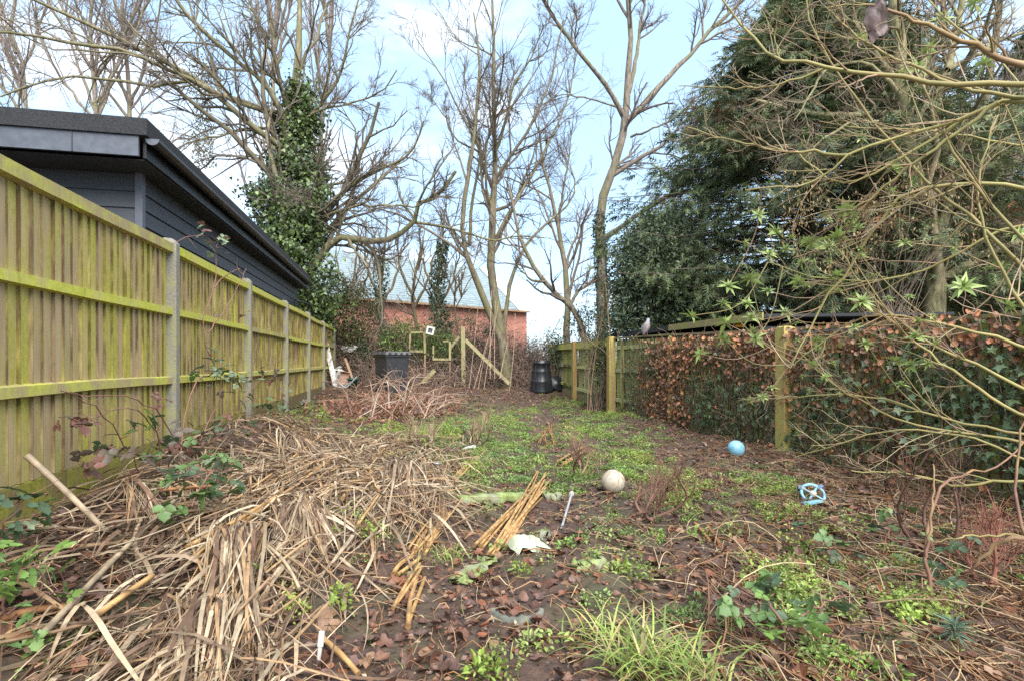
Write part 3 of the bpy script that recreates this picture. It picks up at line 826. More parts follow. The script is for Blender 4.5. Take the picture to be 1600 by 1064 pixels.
def tree_left_ivy():
    d = 17.2
    limbs = [
        (PX(d, (455, 600), (452, 520), (450, 430), (452, 340), (458, 250), (462, 160), (466, 80), (470, -20), base_g=True), 0.32, 0.06),
        (PX(d, (470, 445), (478, 428), (497, 407), (518, 382), (540, 371), (569, 377), (604, 375), (633, 359), (651, 339), (651, 321), (668, 314), (694, 293), (712, 268), dd=-1.2), 0.16, 0.045),
        (PX(d, (470, 345), (518, 318), (540, 300), (561, 282), (601, 261), (636, 246), (650, 225), (662, 190), dd=-1.0), 0.10, 0.02),
        (PX(d, (480, 350), (518, 336), (554, 323), (608, 321), (650, 323), (668, 310), dd=-2), 0.06, 0.02),
        (PX(d, (648, 347), (697, 357), (730, 364), (770, 376), (815, 370), (850, 372), dd=0.5), 0.05, 0.02),
        (PX(d, (540, 374), (565, 385), (590, 402), (606, 408), (622, 398), (640, 380), dd=-1), 0.05, 0.015),
        (PX(d, (460, 255), (450, 225), (440, 176), (413, 132), (372, 97), (330, 60), (285, 15), (262, -25), dd=-2.0), 0.11, 0.04),
        (PX(d, (455, 245), (440, 230), (392, 196), (321, 137), (271, 105), (220, 78), (150, 45), (60, 5), (10, -20), dd=-4), 0.11, 0.03),
        (PX(d, (440, 190), (410, 172), (340, 146), (280, 118), (200, 82), (120, 70), (40, 55), (-30, 50), dd=-5), 0.09, 0.025),
        (PX(d, (450, 185), (425, 176), (380, 165), (300, 128), (240, 135), (180, 128), (90, 122), (0, 152), dd=-4), 0.07, 0.02),
        (PX(d, (440, 205), (400, 200), (330, 215), (285, 228), (252, 262), dd=-3), 0.05, 0.015),
        (PX(d, (466, 200), (500, 165), (530, 120), (545, 60), (560, 0), dd=-1), 0.07, 0.02),
        (PX(d, (460, 210), (490, 175), (560, 160), (600, 140), (620, 110), dd=-1), 0.05, 0.015),
        (PX(d, (458, 190), (440, 140), (425, 80), (400, 30), (390, -20), dd=-1), 0.08, 0.03),
        (PX(d, (530, 372), (505, 330), (470, 310), (430, 300), dd=-2.0), 0.03, 0.01),
    ]
    r, P, R = bare_tree('bare_tree', 'large spreading leafless tree cloaked in a broad column of green ivy', limbs, 14, (0.18, 0.155, 0.09), (0.14, 0.11, 0.09), 11, 9, 7, 0.19, 0.06, t0=0.2, l1=0.42, jit=0.02)
    rng = np.random.default_rng(77)
    # ivy column: clumps on a wide irregular body round the trunk
    n = 600
    yy = 120 + 415 * rng.random(n) ** 0.72
    half = np.interp(yy, [130, 180, 250, 330, 420, 500, 540], [8, 26, 50, 72, 80, 64, 46])
    half = half * (0.8 + 0.28 * np.sin(yy / 13.0) * np.sin(yy / 31 + 1) + 0.25 * rng.random(n) ** 3)
    a = rng.random(n) * 2 * math.pi
    rr = half * np.sqrt(0.15 + 0.85 * rng.random(n))
    cx = np.interp(yy, [130, 250, 350, 450, 540], [470, 460, 450, 452, 470])
    C = np.array([at(cx[k] + rr[k] * math.cos(a[k]), yy[k], d + rr[k] * math.sin(a[k]) * d / FPX) for k in range(n)])
    m = 60
    p = np.repeat(C, m, 0) + rng.normal(size=(n * m, 3)) * np.array((0.20, 0.20, 0.17)) * np.repeat(0.6 + 1.0 * rng.random((n, 1)) ** 2, m, 0)
    axis = at(455, 300, d)
    out = unit((p - axis) * np.array((1, 1, 0.15)))
    nor = unit(out + rng.normal(size=p.shape) * 0.6 + (0, 0, 0.35))
    fw = unit(np.array((0, 0, -0.7)) + rng.normal(size=p.shape) * 0.7)
    s = 0.115 * (0.35 + 0.9 * rng.random(n * m))
    tone = np.repeat(0.6 + 0.7 * rng.random((n, 1)), m, 0)
    mb = MB(); scatter(mb, T_IVY, p, fw, nor, s, s * 0.9, pick(rng, [(0.055, 0.085, 0.02), (0.08, 0.12, 0.028), (0.12, 0.165, 0.045), (0.035, 0.055, 0.015)], n * m) * tone)
    mb.build('ivy', 'leaf_gloss', r)['kind'] = 'stuff'
tree_left_ivy()

def trees_far():
    labs = ['upright narrow leafless poplar rising behind the ivy column', 'pale leafless tree above the shed roof, nearest its front corner',
            'leafless tree far behind the shed with a shaggy clump on its trunk', 'leafless tree at the far left edge above the shed roof',
            'thin leafless tree between the poplar and the open blue sky']
    spec = [((432, 520), (430, 300), (428, 120), (432, -60)), ((150, 300), (149, 169), (142, 60), (150, -60)), ((210, 320), (204, 162), (192, 90), (196, -30)),
            ((30, 330), (40, 160), (20, 60), (30, -50)), ((492, 480), (500, 260), (512, 120), (520, -40))]
    for k, pts in enumerate(spec):
        d = 29 + 1.5 * k
        lim = [(PX(d, *pts, base_g=True), 0.22, 0.07)]
        rng = random.Random(k)
        for q in range(9 if k == 0 else 7):
            t = rng.uniform(0.35, 0.85); i = pts[1:]
            y = 300 - 300 * t; x = np.interp(y, [pts[3][1], pts[2][1], pts[1][1]], [pts[3][0], pts[2][0], pts[1][0]])
            s = rng.choice((-1, 1)) * (rng.uniform(10, 34) if k in (0, 4) else rng.uniform(30, 110))
            lim.append((PX(d, (x, y), (x + s * 0.4, y - 55), (x + s * 0.8, y - 130), (x + s, y - 230), dd=rng.uniform(-3, 3)), 0.09, 0.03))
        r, P, R = bare_tree('bare_tree', labs[k], lim, 50 + k, (0.21, 0.165, 0.135), (0.17, 0.135, 0.12), 9, 7, 5, 0.12, 0.28 if k in (0, 4) else 0.14, l1=0.34, t0=0.2, ang=0.45 if k in (0, 4) else 0.7, rtw=0.0055, jit=0.05)
        if k == 2:
            P2 = np.array(PX(d - 6, (318, 260), (318, 200), (316, 150), (320, 90)))
            ivy_on(r, resample(P2, 10), 0, 1, 1500, 0.6, 0.16, [(0.12, 0.10, 0.05), (0.16, 0.13, 0.07), (0.08, 0.09, 0.035)], 44, 'shaggy_growth', 'leaf')
    # trees above the right side, beyond the shrub
    d = 11.5
    lim = [(PX(d, (1458, 640), (1456, 490), (1456, 430), (1452, 360), (1437, 300), (1422, 250), (1412, 150), (1402, 60), (1395, -40), base_g=True), 0.26, 0.10),
           (PX(d, (1455, 400), (1480, 320), (1478, 240), (1462, 180), (1478, 110), (1500, 30), (1510, -40), dd=1), 0.13, 0.06),
           (PX(d, (1420, 180), (1440, 110), (1465, 50), (1480, -20), dd=1.5), 0.09, 0.05),
           (PX(d, (1456, 450), (1500, 420), (1540, 395), (1620, 370), dd=1), 0.12, 0.06),
           (PX(d, (1415, 230), (1380, 200), (1340, 190), (1290, 215), (1255, 250), dd=-1), 0.06, 0.012),
           (PX(d, (1415, 160), (1370, 110), (1320, 100), (1275, 130), (1240, 190), dd=-1), 0.06, 0.012),
           (PX(d, (1480, 110), (1520, 90), (1570, 60), (1630, 50), dd=1), 0.06, 0.03),
           (PX(d, (1480, 260), (1530, 200), (1580, 150), (1640, 110), dd=1), 0.06, 0.03),
           (PX(d, (1412, 150), (1350, 60), (1310, 20), (1280, -20), dd=0), 0.07, 0.03)]
    bare_tree('bare_tree', 'leafless tree with stout yellow green trunk behind the ivy fence', lim, 61, (0.20, 0.175, 0.095), (0.19, 0.14, 0.10), 9, 7, 6, 0.17, 0.0, l1=0.38, t0=0.25, jit=0.02)
    d = 14
    lim = [(PX(d, (1560, 640), (1552, 420), (1560, 300), (1540, 180), (1555, 60), (1570, -50), base_g=True), 0.2, 0.06)]
    for x, s in ((1556, 60), (1552, -60), (1548, 90), (1552, -90)):
        lim.append((PX(d, (x, 330), (x + s * 0.5, 240), (x + s, 120), (x + s * 1.3, 0), dd=1), 0.09, 0.03))
    bare_tree('bare_tree', 'dark leafless tree at the right edge behind the arching shrub', lim, 62, (0.15, 0.12, 0.09), (0.15, 0.11, 0.085), 9, 7, 5, 0.16, 0.08, t0=0.2, jit=0.03)
trees_far()

# ------------------------------------------------------------------ conifers and the evergreen bush
def conifer(label, px, d, ztop, zlow, rmax, seed, nb, cut=None):
    rng = np.random.default_rng(seed)
    b = at(px, 565, d); b[2] = float(g(b[0], b[1]))
    root = thing('conifer_tree', b, label, 'tree', 'conifers behind the right fence')
    tr = MB()
    for k in range(3):
        o = np.array((rng.normal() * 0.5, rng.normal() * 0.5, 0)) * (k > 0)
        P = np.array([b + o + np.array((0, 0, -0.2)), b + o * 1.3 + (0.05, 0, ztop * 0.35), b + o * 1.2 + (0, 0.1, ztop * 0.65), b + o * 0.6 + (0, 0, ztop * (0.97 - 0.1 * k))])
        tubes(tr, resample(P, 12), np.linspace(0.22 - 0.05 * k, 0.03, 12), 8, (0.13, 0.095, 0.07))
    tr.build('trunk', 'bark_plain', root, True)
    # branches sweep out and up at the tips; flat sprays hang from them
    z = zlow + (ztop - zlow) * rng.random(nb) ** 1.15
    u = (z - zlow) / (ztop - zlow)
    R = rmax * np.interp(u, [0, 0.12, 0.35, 0.7, 1], [0.82, 1.0, 0.95, 0.52, 0.05]) * (0.72 + 0.4 * rng.random(nb))
    a = rng.random(nb) * 2 * math.pi
    dr = np.stack([np.cos(a), np.sin(a), 0 * a], 1)
    s = np.linspace(0, 1, 6)
    P = b + np.stack([0 * z, 0 * z, z], 1)[:, None] + dr[:, None] * (R[:, None] * s)[..., None]
    P[:, :, 2] += (R[:, None] * (0.22 * s - 0.34 * s ** 2 + 0.12 * s ** 4))
    P += rng.normal(size=P.shape) * 0.06 * s[None, :, None]
    br = MB(); tubes(br, P, 0.028 * (1 - 0.8 * s)[None] * np.ones((nb, 1)) + 0.004, 4, (0.11, 0.085, 0.065))
    br.build('branch', 'twig', root, True)['kind'] = 'stuff'
    m = 95
    t = 0.2 + 0.75 * np.sqrt(rng.random((nb, m)))
    f = t * 5; i = np.clip(f.astype(int), 0, 4); w = (f - i)[..., None]
    n = np.arange(nb)[:, None]
    p = P[n, i] * (1 - w) + P[n, i + 1] * w
    sd = np.stack([-dr[:, 1], dr[:, 0], 0 * a], 1)
    lat = rng.normal(size=(nb, m)) * 0.30 * (1.15 - 0.6 * t)
    p = p + sd[:, None] * lat[..., None]
    p[..., 2] += -0.30 * np.abs(lat) - 0.10 * rng.random((nb, m)) + 0.05 + 0.16 * rng.normal(size=(nb, m))
    fw = dr[:, None] * 0.8 + sd[:, None] * (np.sign(lat) * 0.7)[..., None] + rng.normal(size=p.shape) * 0.35
    fw[..., 2] -= 0.2 + 0.6 * rng.random(fw.shape[:2])
    p = p.reshape(-1, 3); fw = fw.reshape(-1, 3); N = len(p)
    up = unit(np.array((0, 0, 1.0)) + rng.normal(size=(N, 3)) * 0.5)
    tone = np.repeat(0.65 + 0.6 * rng.random((nb, 1)), m, 0)
    ln = 0.34 * (0.5 + 0.8 * rng.random(N))
    col = pick(rng, [(0.08, 0.105, 0.042), (0.112, 0.142, 0.054), (0.155, 0.185, 0.075), (0.064, 0.082, 0.036)], N) * tone
    brn = np.repeat(rng.random((nb, 1)) < 0.09, m, 0)[:, 0] & (rng.random(N) < 0.7)
    col[brn] = pick(rng, [(0.17, 0.07, 0.03), (0.12, 0.07, 0.035)], int(brn.sum()))
    mb = MB(); scatter(mb, T_SPRAY, p, fw, up, ln, ln * 0.9, col, ln * 1.3)
    mb.build('crown', 'needle', root)['kind'] = 'stuff'
conifer('broad dark conifer with brown scorched patches, tallest evergreen behind the fence', 1262, 15.5, 12.2, 1.9, 6.2, 71, 640)
conifer('second dark conifer mostly screened by the arching shrub at far right', 1640, 17, 12.0, 1.8, 4.0, 72, 240)
conifer('small dark conifer low behind the yellow green trunk', 1450, 18, 9.0, 1.0, 4.8, 73, 460)

def evergreen_bush():
    rng = np.random.default_rng(81)
    d = 14.0
    b = at(1030, 565, d); b[2] = float(g(b[0], b[1]))
    root = thing('evergreen_bush', b, 'dense glossy dark green holly-like bush behind the perched bird', 'bush')
    st = MB()
    for k in range(9):
        x = rng.uniform(-1.4, 1.4); y = rng.uniform(-0.8, 0.8)
        P = np.array([b + (x * 0.3, y * 0.3, 0), b + (x * 0.6, y * 0.6, 1.5), b + (x, y, 3.0), b + (x * 1.1, y * 1.1, 4.0)])
        tubes(st, resample(P, 8), np.linspace(0.05, 0.015, 8), 6, (0.16, 0.12, 0.08))
    st.build('stem', 'bark_plain', root, True)
    n, m = 460, 46
    yy = 345 + 180 * rng.random(n)
    half = np.interp(yy, [345, 380, 430, 500, 530], [28, 62, 82, 86, 70])
    a = rng.random(n) * 2 * math.pi; rr = half * np.sqrt(0.1 + 0.9 * rng.random(n))
    C = np.array([at(1030 + rr[k] * math.cos(a[k]), yy[k], d + rr[k] * math.sin(a[k]) * d / FPX) for k in range(n)])
    p = np.repeat(C, m, 0) + rng.normal(size=(n * m, 3)) * 0.17
    N = len(p)
    nor = unit(rng.normal(size=p.shape) * 0.8 + (0, 0, 0.7) + unit(p - at(1030, 440, d)) * 0.6)
    fw = rdir(rng, N)
    s = 0.10 * (0.6 + 0.7 * rng.random(N))
    tone = np.repeat(0.6 + 0.7 * rng.random((n, 1)), m, 0)
    mb = MB(); scatter(mb, T_OVAL, p, fw, nor, s, s * 0.55, pick(rng, [(0.06, 0.085, 0.04), (0.085, 0.115, 0.055), (0.115, 0.145, 0.08)], N) * tone)
    mb.build('foliage', 'leaf_gloss', root)['kind'] = 'stuff'
evergreen_bush()

# brown dead leaves still hanging under the conifer boughs
def hanging_dead():
    rng = np.random.default_rng(82)
    d = 10.8
    n = 2600
    px = 1220 + 330 * rng.random(n); py = 275 + 130 * rng.random(n) + 25 * np.sin(px / 40)
    keep = rng.random(n) < 0.35 + 0.65 * (np.sin(px / 23 + py / 31) > 0.1)
    p = np.array([at(x, y, d + rng.normal() * 0.6) for x, y in zip(px[keep], py[keep])])
    root = thing('beech_sapling', (*p[:, :2].mean(0), 0.0), 'straggly young tree holding withered tan leaves in front of the conifer', 'tree')
    tr = MB(); b = np.array(root.location); b[2] = 0.0
    st = []
    for k in range(46):
        e = p[rng.integers(len(p))]
        s0 = b + np.array((rng.normal() * 0.2, rng.normal() * 0.2, 1.5 + rng.random()))
        mid = (s0 + e) / 2 + np.array((0, 0, 0.35))
        st.append(resample([s0, mid, e + (0, 0, 0.05)], 7))
    tubes(tr, np.array(st), np.linspace(0.012, 0.004, 7)[None] * np.ones((46, 1)), 4, (0.16, 0.12, 0.09))
    tubes(tr, resample([b - (0, 0, 0.1), b + (0.05, 0.03, 1.3), b + (0, 0.1, 2.7)], 8), np.linspace(0.05, 0.02, 8), 7, (0.18, 0.14, 0.1))
    tr.build('trunk', 'twig', root, True)
    N = len(p)
    s = 0.05 * (0.6 + 0.8 * rng.random(N))
    mb = MB(); scatter(mb, T_DIA, p, np.array((0, 0, -1.0)) + rng.normal(size=(N, 3)) * 0.4, rdir(rng, N), s * 1.5, s * 0.6, pick(rng, [(0.22, 0.14, 0.05), (0.15, 0.08, 0.035), (0.28, 0.19, 0.08)], N))
    mb.build('crown', 'dead', root)['kind'] = 'stuff'
hanging_dead()

# ------------------------------------------------------------------ undergrowth across the garden end
def undergrowth():
    rng = np.random.default_rng(91)
    mb = MB(); N = 11000
    x = rng.uniform(-4.0, 8.0, N); y = rng.uniform(18.6, 24.5, N)
    h = rng.uniform(0.6, 2.2, N) * (1 + 0.45 * ss(19.5, 22, y)) * (0.7 + 0.5 * np.sin(x * 1.7) ** 2) * (0.75 + 0.35 * ss(19, 22, y))
    h = h * np.where((x > 4.3), 0.75, 1.0)
    p0 = np.stack([x, y, g(x, y)], 1)
    d = unit(rng.normal(size=(N, 3)) * np.array((0.7, 0.5, 0)) + (0, 0, 0.9))
    P = [p0]
    for k in range(5):
        d = unit(d + rng.normal(size=d.shape) * 0.32 + np.array((0, 0, -0.12 * k)))
        P.append(P[-1] + d * (h * 1.25 / 5)[:, None])
    P = np.stack(P, 1)
    tubes(mb, P, np.linspace(0.008, 0.004, 6)[None] * np.ones((N, 1)), 3, pick(rng, [(0.22, 0.155, 0.12), (0.27, 0.20, 0.155), (0.17, 0.12, 0.10), (0.28, 0.17, 0.12)], N))
    tag(mb.build('undergrowth', 'twig', None, True), 'tangle of dead brown stems along the end of the garden', 'undergrowth', None, 'stuff')
    n = 22000
    q = P.reshape(-1, 3)[rng.integers(0, N * 6, n)] + rng.normal(size=(n, 3)) * 0.05
    q[:, 2] = np.maximum(q[:, 2] - 0.15 * rng.random(n), g(q[:, 0], q[:, 1]) + 0.03)
    s = 0.055 * (0.5 + rng.random(n))
    mb = MB(); scatter(mb, T_OVAL, q, rdir(rng, n), rdir(rng, n), s * 1.2, s, pick(rng, [(0.10, 0.055, 0.04), (0.15, 0.09, 0.06), (0.08, 0.05, 0.04), (0.05, 0.06, 0.025)], n))
    tag(mb.build('undergrowth_leaves', 'dead', None), 'withered leaves caught in the tangle at the garden end', 'leaves', None, 'stuff')
undergrowth()

def leafy_bush(label, cx, cy, rx, ry, d, n, cols, seed, size=0.09, mat='leaf', stems=8, lean=0.0):
    rng = np.random.default_rng(seed)
    b = at(cx + lean, 600, d); b[2] = float(g(b[0], b[1]))
    root = thing('leafy_bush', b, label, 'bush')
    m = 26; k = n // m
    a = rng.random(k) * 2 * math.pi; r = np.sqrt(rng.random(k)); dz = rng.normal(size=k) * 0.35 * rx * d / FPX
    C = np.array([at(cx + rx * r[i] * math.cos(a[i]), cy + ry * r[i] * math.sin(a[i]), d + dz[i]) for i in range(k)])
    st = MB(); SP = []
    for i in range(min(k, stems * 4)):
        e = C[i]; mid = (b + e) / 2 + rng.normal(size=3) * 0.12
        SP.append(resample([b + rng.normal(size=3) * (0.08, 0.08, 0), mid, e], 7))
    tubes(st, np.array(SP), np.linspace(0.014, 0.005, 7)[None] * np.ones((len(SP), 1)), 4, (0.18, 0.13, 0.09))
    st.build('stem', 'twig', root, True)
    p = np.repeat(C, m, 0) + rng.normal(size=(k * m, 3)) * 0.13
    N = len(p); s = size * (0.6 + 0.8 * rng.random(N))
    tone = np.repeat(0.65 + 0.7 * rng.random((k, 1)), m, 0)
    mb = MB(); scatter(mb, T_OVAL, p, rdir(rng, N) + (0, 0, -0.2), unit(rng.normal(size=(N, 3)) * 0.7 + (0, 0, 0.8)), s, s * 0.5, pick(rng, cols, N) * tone)
    mb.build('foliage', mat, root)['kind'] = 'stuff'
G1 = [(0.11, 0.17, 0.035), (0.15, 0.22, 0.05), (0.08, 0.12, 0.03)]
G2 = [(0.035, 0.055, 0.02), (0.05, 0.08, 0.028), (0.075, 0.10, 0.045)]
OL = [(0.13, 0.14, 0.045), (0.18, 0.17, 0.07), (0.09, 0.11, 0.03), (0.20, 0.14, 0.08)]
leafy_bush('bright green leafy bush over the timber frames beyond the wheelie bin', 640, 533, 44, 30, 19.7, 3200, G1, 101)
leafy_bush('smaller green bush below the white plastic vent box', 694, 545, 22, 24, 19.6, 1000, G1, 102)
leafy_bush('olive green climber hanging over the brick wall past the fence end', 545, 485, 40, 56, 19.7, 4200, OL, 103, 0.10)
leafy_bush('dark ivy clump behind the leaning junk at the fence corner', 562, 575, 16, 40, 19.0, 1000, G2, 104, 0.08, 'leaf_gloss')
leafy_bush('olive bush just behind the last concrete fence post', 548, 535, 34, 30, 19.6, 1700, OL, 105)
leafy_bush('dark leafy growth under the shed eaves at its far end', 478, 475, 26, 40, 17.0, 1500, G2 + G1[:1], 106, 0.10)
leafy_bush('dark shrub at the foot of the multi-stemmed tree', 715, 520, 36, 44, 20.4, 1600, G2 + OL, 107, 0.08)
leafy_bush('ivy clump hooked over the far end of the mossy fence', 868, 548, 14, 28, 17.6, 900, G2, 108, 0.075, 'leaf_gloss', 5)
leafy_bush('ivy clump hanging over the mossy fence beside its timber post', 938, 560, 16, 42, 13.6, 1200, G2, 109, 0.06, 'leaf_gloss', 5)
leafy_bush('low dark evergreen shrub at the foot of the thick trunk', 925, 505, 40, 28, 18.6, 1300, [(0.06, 0.085, 0.05), (0.085, 0.11, 0.07), (0.045, 0.065, 0.035)], 110, 0.08, 'leaf_gloss')
leafy_bush('brown olive scrub screening the brick wall behind the wheelie bin', 600, 545, 34, 30, 20.6, 1700, OL + G2, 111, 0.09)
leafy_bush('dull scrub screening the brick wall behind the wigwam canes', 765, 540, 34, 36, 20.8, 1700, [(0.12, 0.09, 0.06), (0.09, 0.08, 0.045), (0.15, 0.11, 0.075)], 112, 0.08)
leafy_bush('grey brown scrub between the big trunk and the compost bin', 830, 560, 30, 28, 20.6, 1500, [(0.13, 0.10, 0.075), (0.17, 0.13, 0.10), (0.10, 0.085, 0.06)], 113, 0.07)

# ------------------------------------------------------------------ fence ivy and dead creeper on the right
GREEN_IVY = [(1110, 620, 26, 62, 1.0), (1165, 650, 34, 50, 1.0), (1290, 640, 48, 70, 1.0), (1330, 690, 60, 30, 0.7), (1500, 620, 110, 72, 1.1), (1580, 680, 60, 60, 1.0), (1230, 670, 16, 50, 0.8), (985, 600, 8, 45, 0.8), (1020, 560, 16, 25, 0.7), (1420, 580, 40, 40, 0.6)]
DEAD_IVY = [(1035, 575, 30, 45, 1.0), (1062, 560, 34, 32, 1.0), (1150, 550, 90, 34, 1.0), (1060, 620, 20, 60, 0.5), (1300, 545, 90, 36, 1.0), (1450, 530, 110, 32, 0.9), (1240, 590, 60, 60, 0.6), (1360, 640, 60, 60, 0.6), (1035, 640, 16, 50, 0.7), (1560, 530, 60, 30, 0.9), (1360, 720, 90, 25, 0.6), (1180, 700, 30, 25, .5)]
def fence_ivy():
    rng = np.random.default_rng(120)
    n = 27000
    y = 1.3 + 11.0 * rng.random(n) ** 1.2; z = 0.02 + 1.70 * rng.random(n)
    x = XR - 0.05 - 0.13 * rng.random(n) ** 1.5
    P = np.stack([x, y, z], 1)
    px, py, d = proj(P)
    gw = ell(px, py, GREEN_IVY); dw = ell(px, py, DEAD_IVY)
    gw = np.where(px > 1600, 0.6, gw); dw = np.where(px > 1600, 0.5, dw)
    cl = 0.5 + 0.5 * np.sin(y * 9 + 3 * np.sin(z * 7)) * np.sin(z * 11 + 2 * np.sin(y * 5))
    bare = (px > 1320) & (px < 1470) & (z < 0.30)
    gw = np.where(bare, 0.05, gw); dw = np.where(bare, 0.25, dw)
    u = rng.random(n)
    isg = u < gw * (0.06 + 0.70 * cl ** 1.3); isd = (~isg) & (u < 0.07 * (px > 1010) + dw * (0.22 + 0.62 * (1 - cl)))
    root = thing('ivy', (XR - 0.1, 6.0, 0.0), 'green ivy sprawling over the right fence behind the arching shrub', 'ivy')
    st = MB(); k = 150
    yy = 1.8 + 9.5 * rng.random(k); b = np.stack([np.full(k, XR - 0.07), yy, np.zeros(k)], 1)
    S = [b]
    for q in range(7):
        b = b + np.stack([rng.normal(size=k) * 0.012 - 0.003, rng.normal(size=k) * 0.10, 0.23 + 0.04 * rng.normal(size=k)], 1); S.append(b)
    tubes(st, np.stack(S, 1), np.linspace(0.008, 0.003, 8)[None] * np.ones((k, 1)), 4, pick(rng, [(0.17, 0.10, 0.06), (0.12, 0.08, 0.055)], k))
    st.build('stem', 'twig', root, True)
    lf = MB(); m = int(isg.sum()); s = 0.066 * (0.5 + 0.8 * rng.random(m))
    scatter(lf, T_IVY5, P[isg], np.array((0, 0, -1.0)) + rng.normal(size=(m, 3)) * 0.45, np.array((-1.0, -0.3, 0.75)) + rng.normal(size=(m, 3)) * 0.5, s * 0.95, s * 0.85, pick(rng, [(0.075, 0.115, 0.04), (0.105, 0.15, 0.052), (0.15, 0.19, 0.09), (0.055, 0.08, 0.028)], m))
    lf.build('leaves', 'leaf_gloss', root)['kind'] = 'stuff'
    one = MB(); scatter(one, T_IVY5, [(0, 0, 0)], [(0, 0, -1)], [(-1, 0, 0)], 0.085, 0.08, [(0.11, 0.15, 0.07)])
    me = one.mesh('leaf'); me.materials.append(M['leaf_gloss'])
    for q in range(150):
        yq = 2.6 + 2.6 * rng.random(); zq = 0.35 + 1.0 * rng.random()
        obj('leaf', me, None, root, (XR - 0.17 - 0.05 * rng.random(), yq, zq), (rng.normal() * 0.5, 0.45 + rng.normal() * 0.4, rng.normal() * 0.6), 0.6 + 0.6 * rng.random())
    r2 = thing('dead_creeper', (XR - 0.1, 8.0, 0.5), 'withered rust brown creeper leaves matted along the top of the fence', 'creeper')
    df = MB(); m = int(isd.sum()); s = 0.052 * (0.5 + 0.9 * rng.random(m))
    scatter(df, T_CURL, P[isd], np.array((0, 0, -1.0)) + rng.normal(size=(m, 3)) * 0.6, np.array((-1.0, -0.2, 0.3)) + rng.normal(size=(m, 3)) * 0.5, s * 1.15, s * 0.8, pick(rng, [(0.34, 0.125, 0.05), (0.25, 0.10, 0.05), (0.15, 0.075, 0.042), (0.40, 0.175, 0.07), (0.22, 0.13, 0.075)], m), s * 0.7)
    df.build('leaves', 'dead', r2)['kind'] = 'stuff'
    k = 700
    b = np.stack([XR - 0.06 - 0.12 * rng.random(k), 2 + 9.5 * rng.random(k), 1.6 * rng.random(k)], 1)
    dd = unit(np.stack([rng.normal(size=k) * 0.15, rng.normal(size=k), rng.normal(size=k) * 0.8 - 0.3], 1)); S = [b]
    for q in range(4):
        dd = unit(dd + rng.normal(size=dd.shape) * np.array((0.1, 0.4, 0.4))); b = b + dd * 0.13; S.append(b)
    ts = MB(); tubes(ts, np.stack(S, 1), np.full((k, 5), 0.0035), 3, pick(rng, [(0.22, 0.13, 0.08), (0.16, 0.10, 0.07), (0.28, 0.20, 0.13)], k))
    ts.build('tendrils', 'twig', r2, True)['kind'] = 'stuff'
fence_ivy()

# ------------------------------------------------------------------ loose cover on the ground
GREEN = [(735, 680, 130, 36, 1.0), (650, 690, 60, 26, 0.8), (790, 735, 90, 36, 1.0), (860, 640, 40, 16, 0.9), (930, 690, 50, 30, 0.9), (950, 715, 60, 26, 1.0), (880, 755, 40, 24, 0.9), (1000, 740, 50, 30, 0.7), (1060, 790, 60, 36, 0.85),
         (1130, 800, 80, 30, 0.7), (940, 830, 40, 46, 0.7), (1000, 860, 60, 50, 0.5), (800, 895, 60, 24, 0.8), (800, 1010, 50, 34, 1.0), (520, 960, 30, 26, 0.8), (560, 1010, 20, 20, 0.7), (440, 950, 40, 30, 0.45),
         (1260, 930, 90, 50, 0.8), (1400, 890, 100, 40, 0.45), (1440, 985, 60, 46, 1.0), (1330, 1040, 70, 30, 0.7), (40, 960, 60, 60, 0.7), (700, 860, 20, 12, 0.5), (1150, 1040, 50, 25, 0.4), (930, 660, 60, 30, 0.5), (560, 830, 40, 40, 0.3), (640, 640, 40, 16, 0.3), (1000, 690, 40, 20, 0.6), (1180, 760, 60, 30, 0.5), (960, 950, 60, 40, 0.6), (480, 650, 40, 20, 0.4), (1040, 980, 60, 40, 0.6), (1240, 830, 90, 40, 0.45)]
BARE = [(800, 625, 70, 14, 1.0), (850, 662, 26, 26, 1.0), (872, 700, 22, 22, 0.9), (860, 800, 70, 22, 0.9), (1090, 860, 50, 40, 0.9), (830, 930, 60, 40, 0.5), (690, 640, 60, 12, 0.8), (1010, 800, 26, 40, 0.7)]
HEAP = [(560, 740, 120, 70, 1.0), (440, 790, 120, 80, 1.0), (350, 890, 130, 70, 0.8), (330, 1020, 150, 70, 0.6), (490, 670, 60, 34, 0.8), (630, 770, 70, 40, 1.0), (170, 1000, 150, 60, 0.45), (240, 760, 110, 40, 0.5), (180, 850, 90, 40, 0.35)]

def gpoints(rng, n, ymin=1.3, ymax=18.3, power=2.0, x0=-2.05, x1=5.0):
    y = ymin + (ymax - ymin) * rng.random(n) ** power
    x = x0 + (x1 - x0) * rng.random(n)
    return np.stack([x, y, g(x, y)], 1)

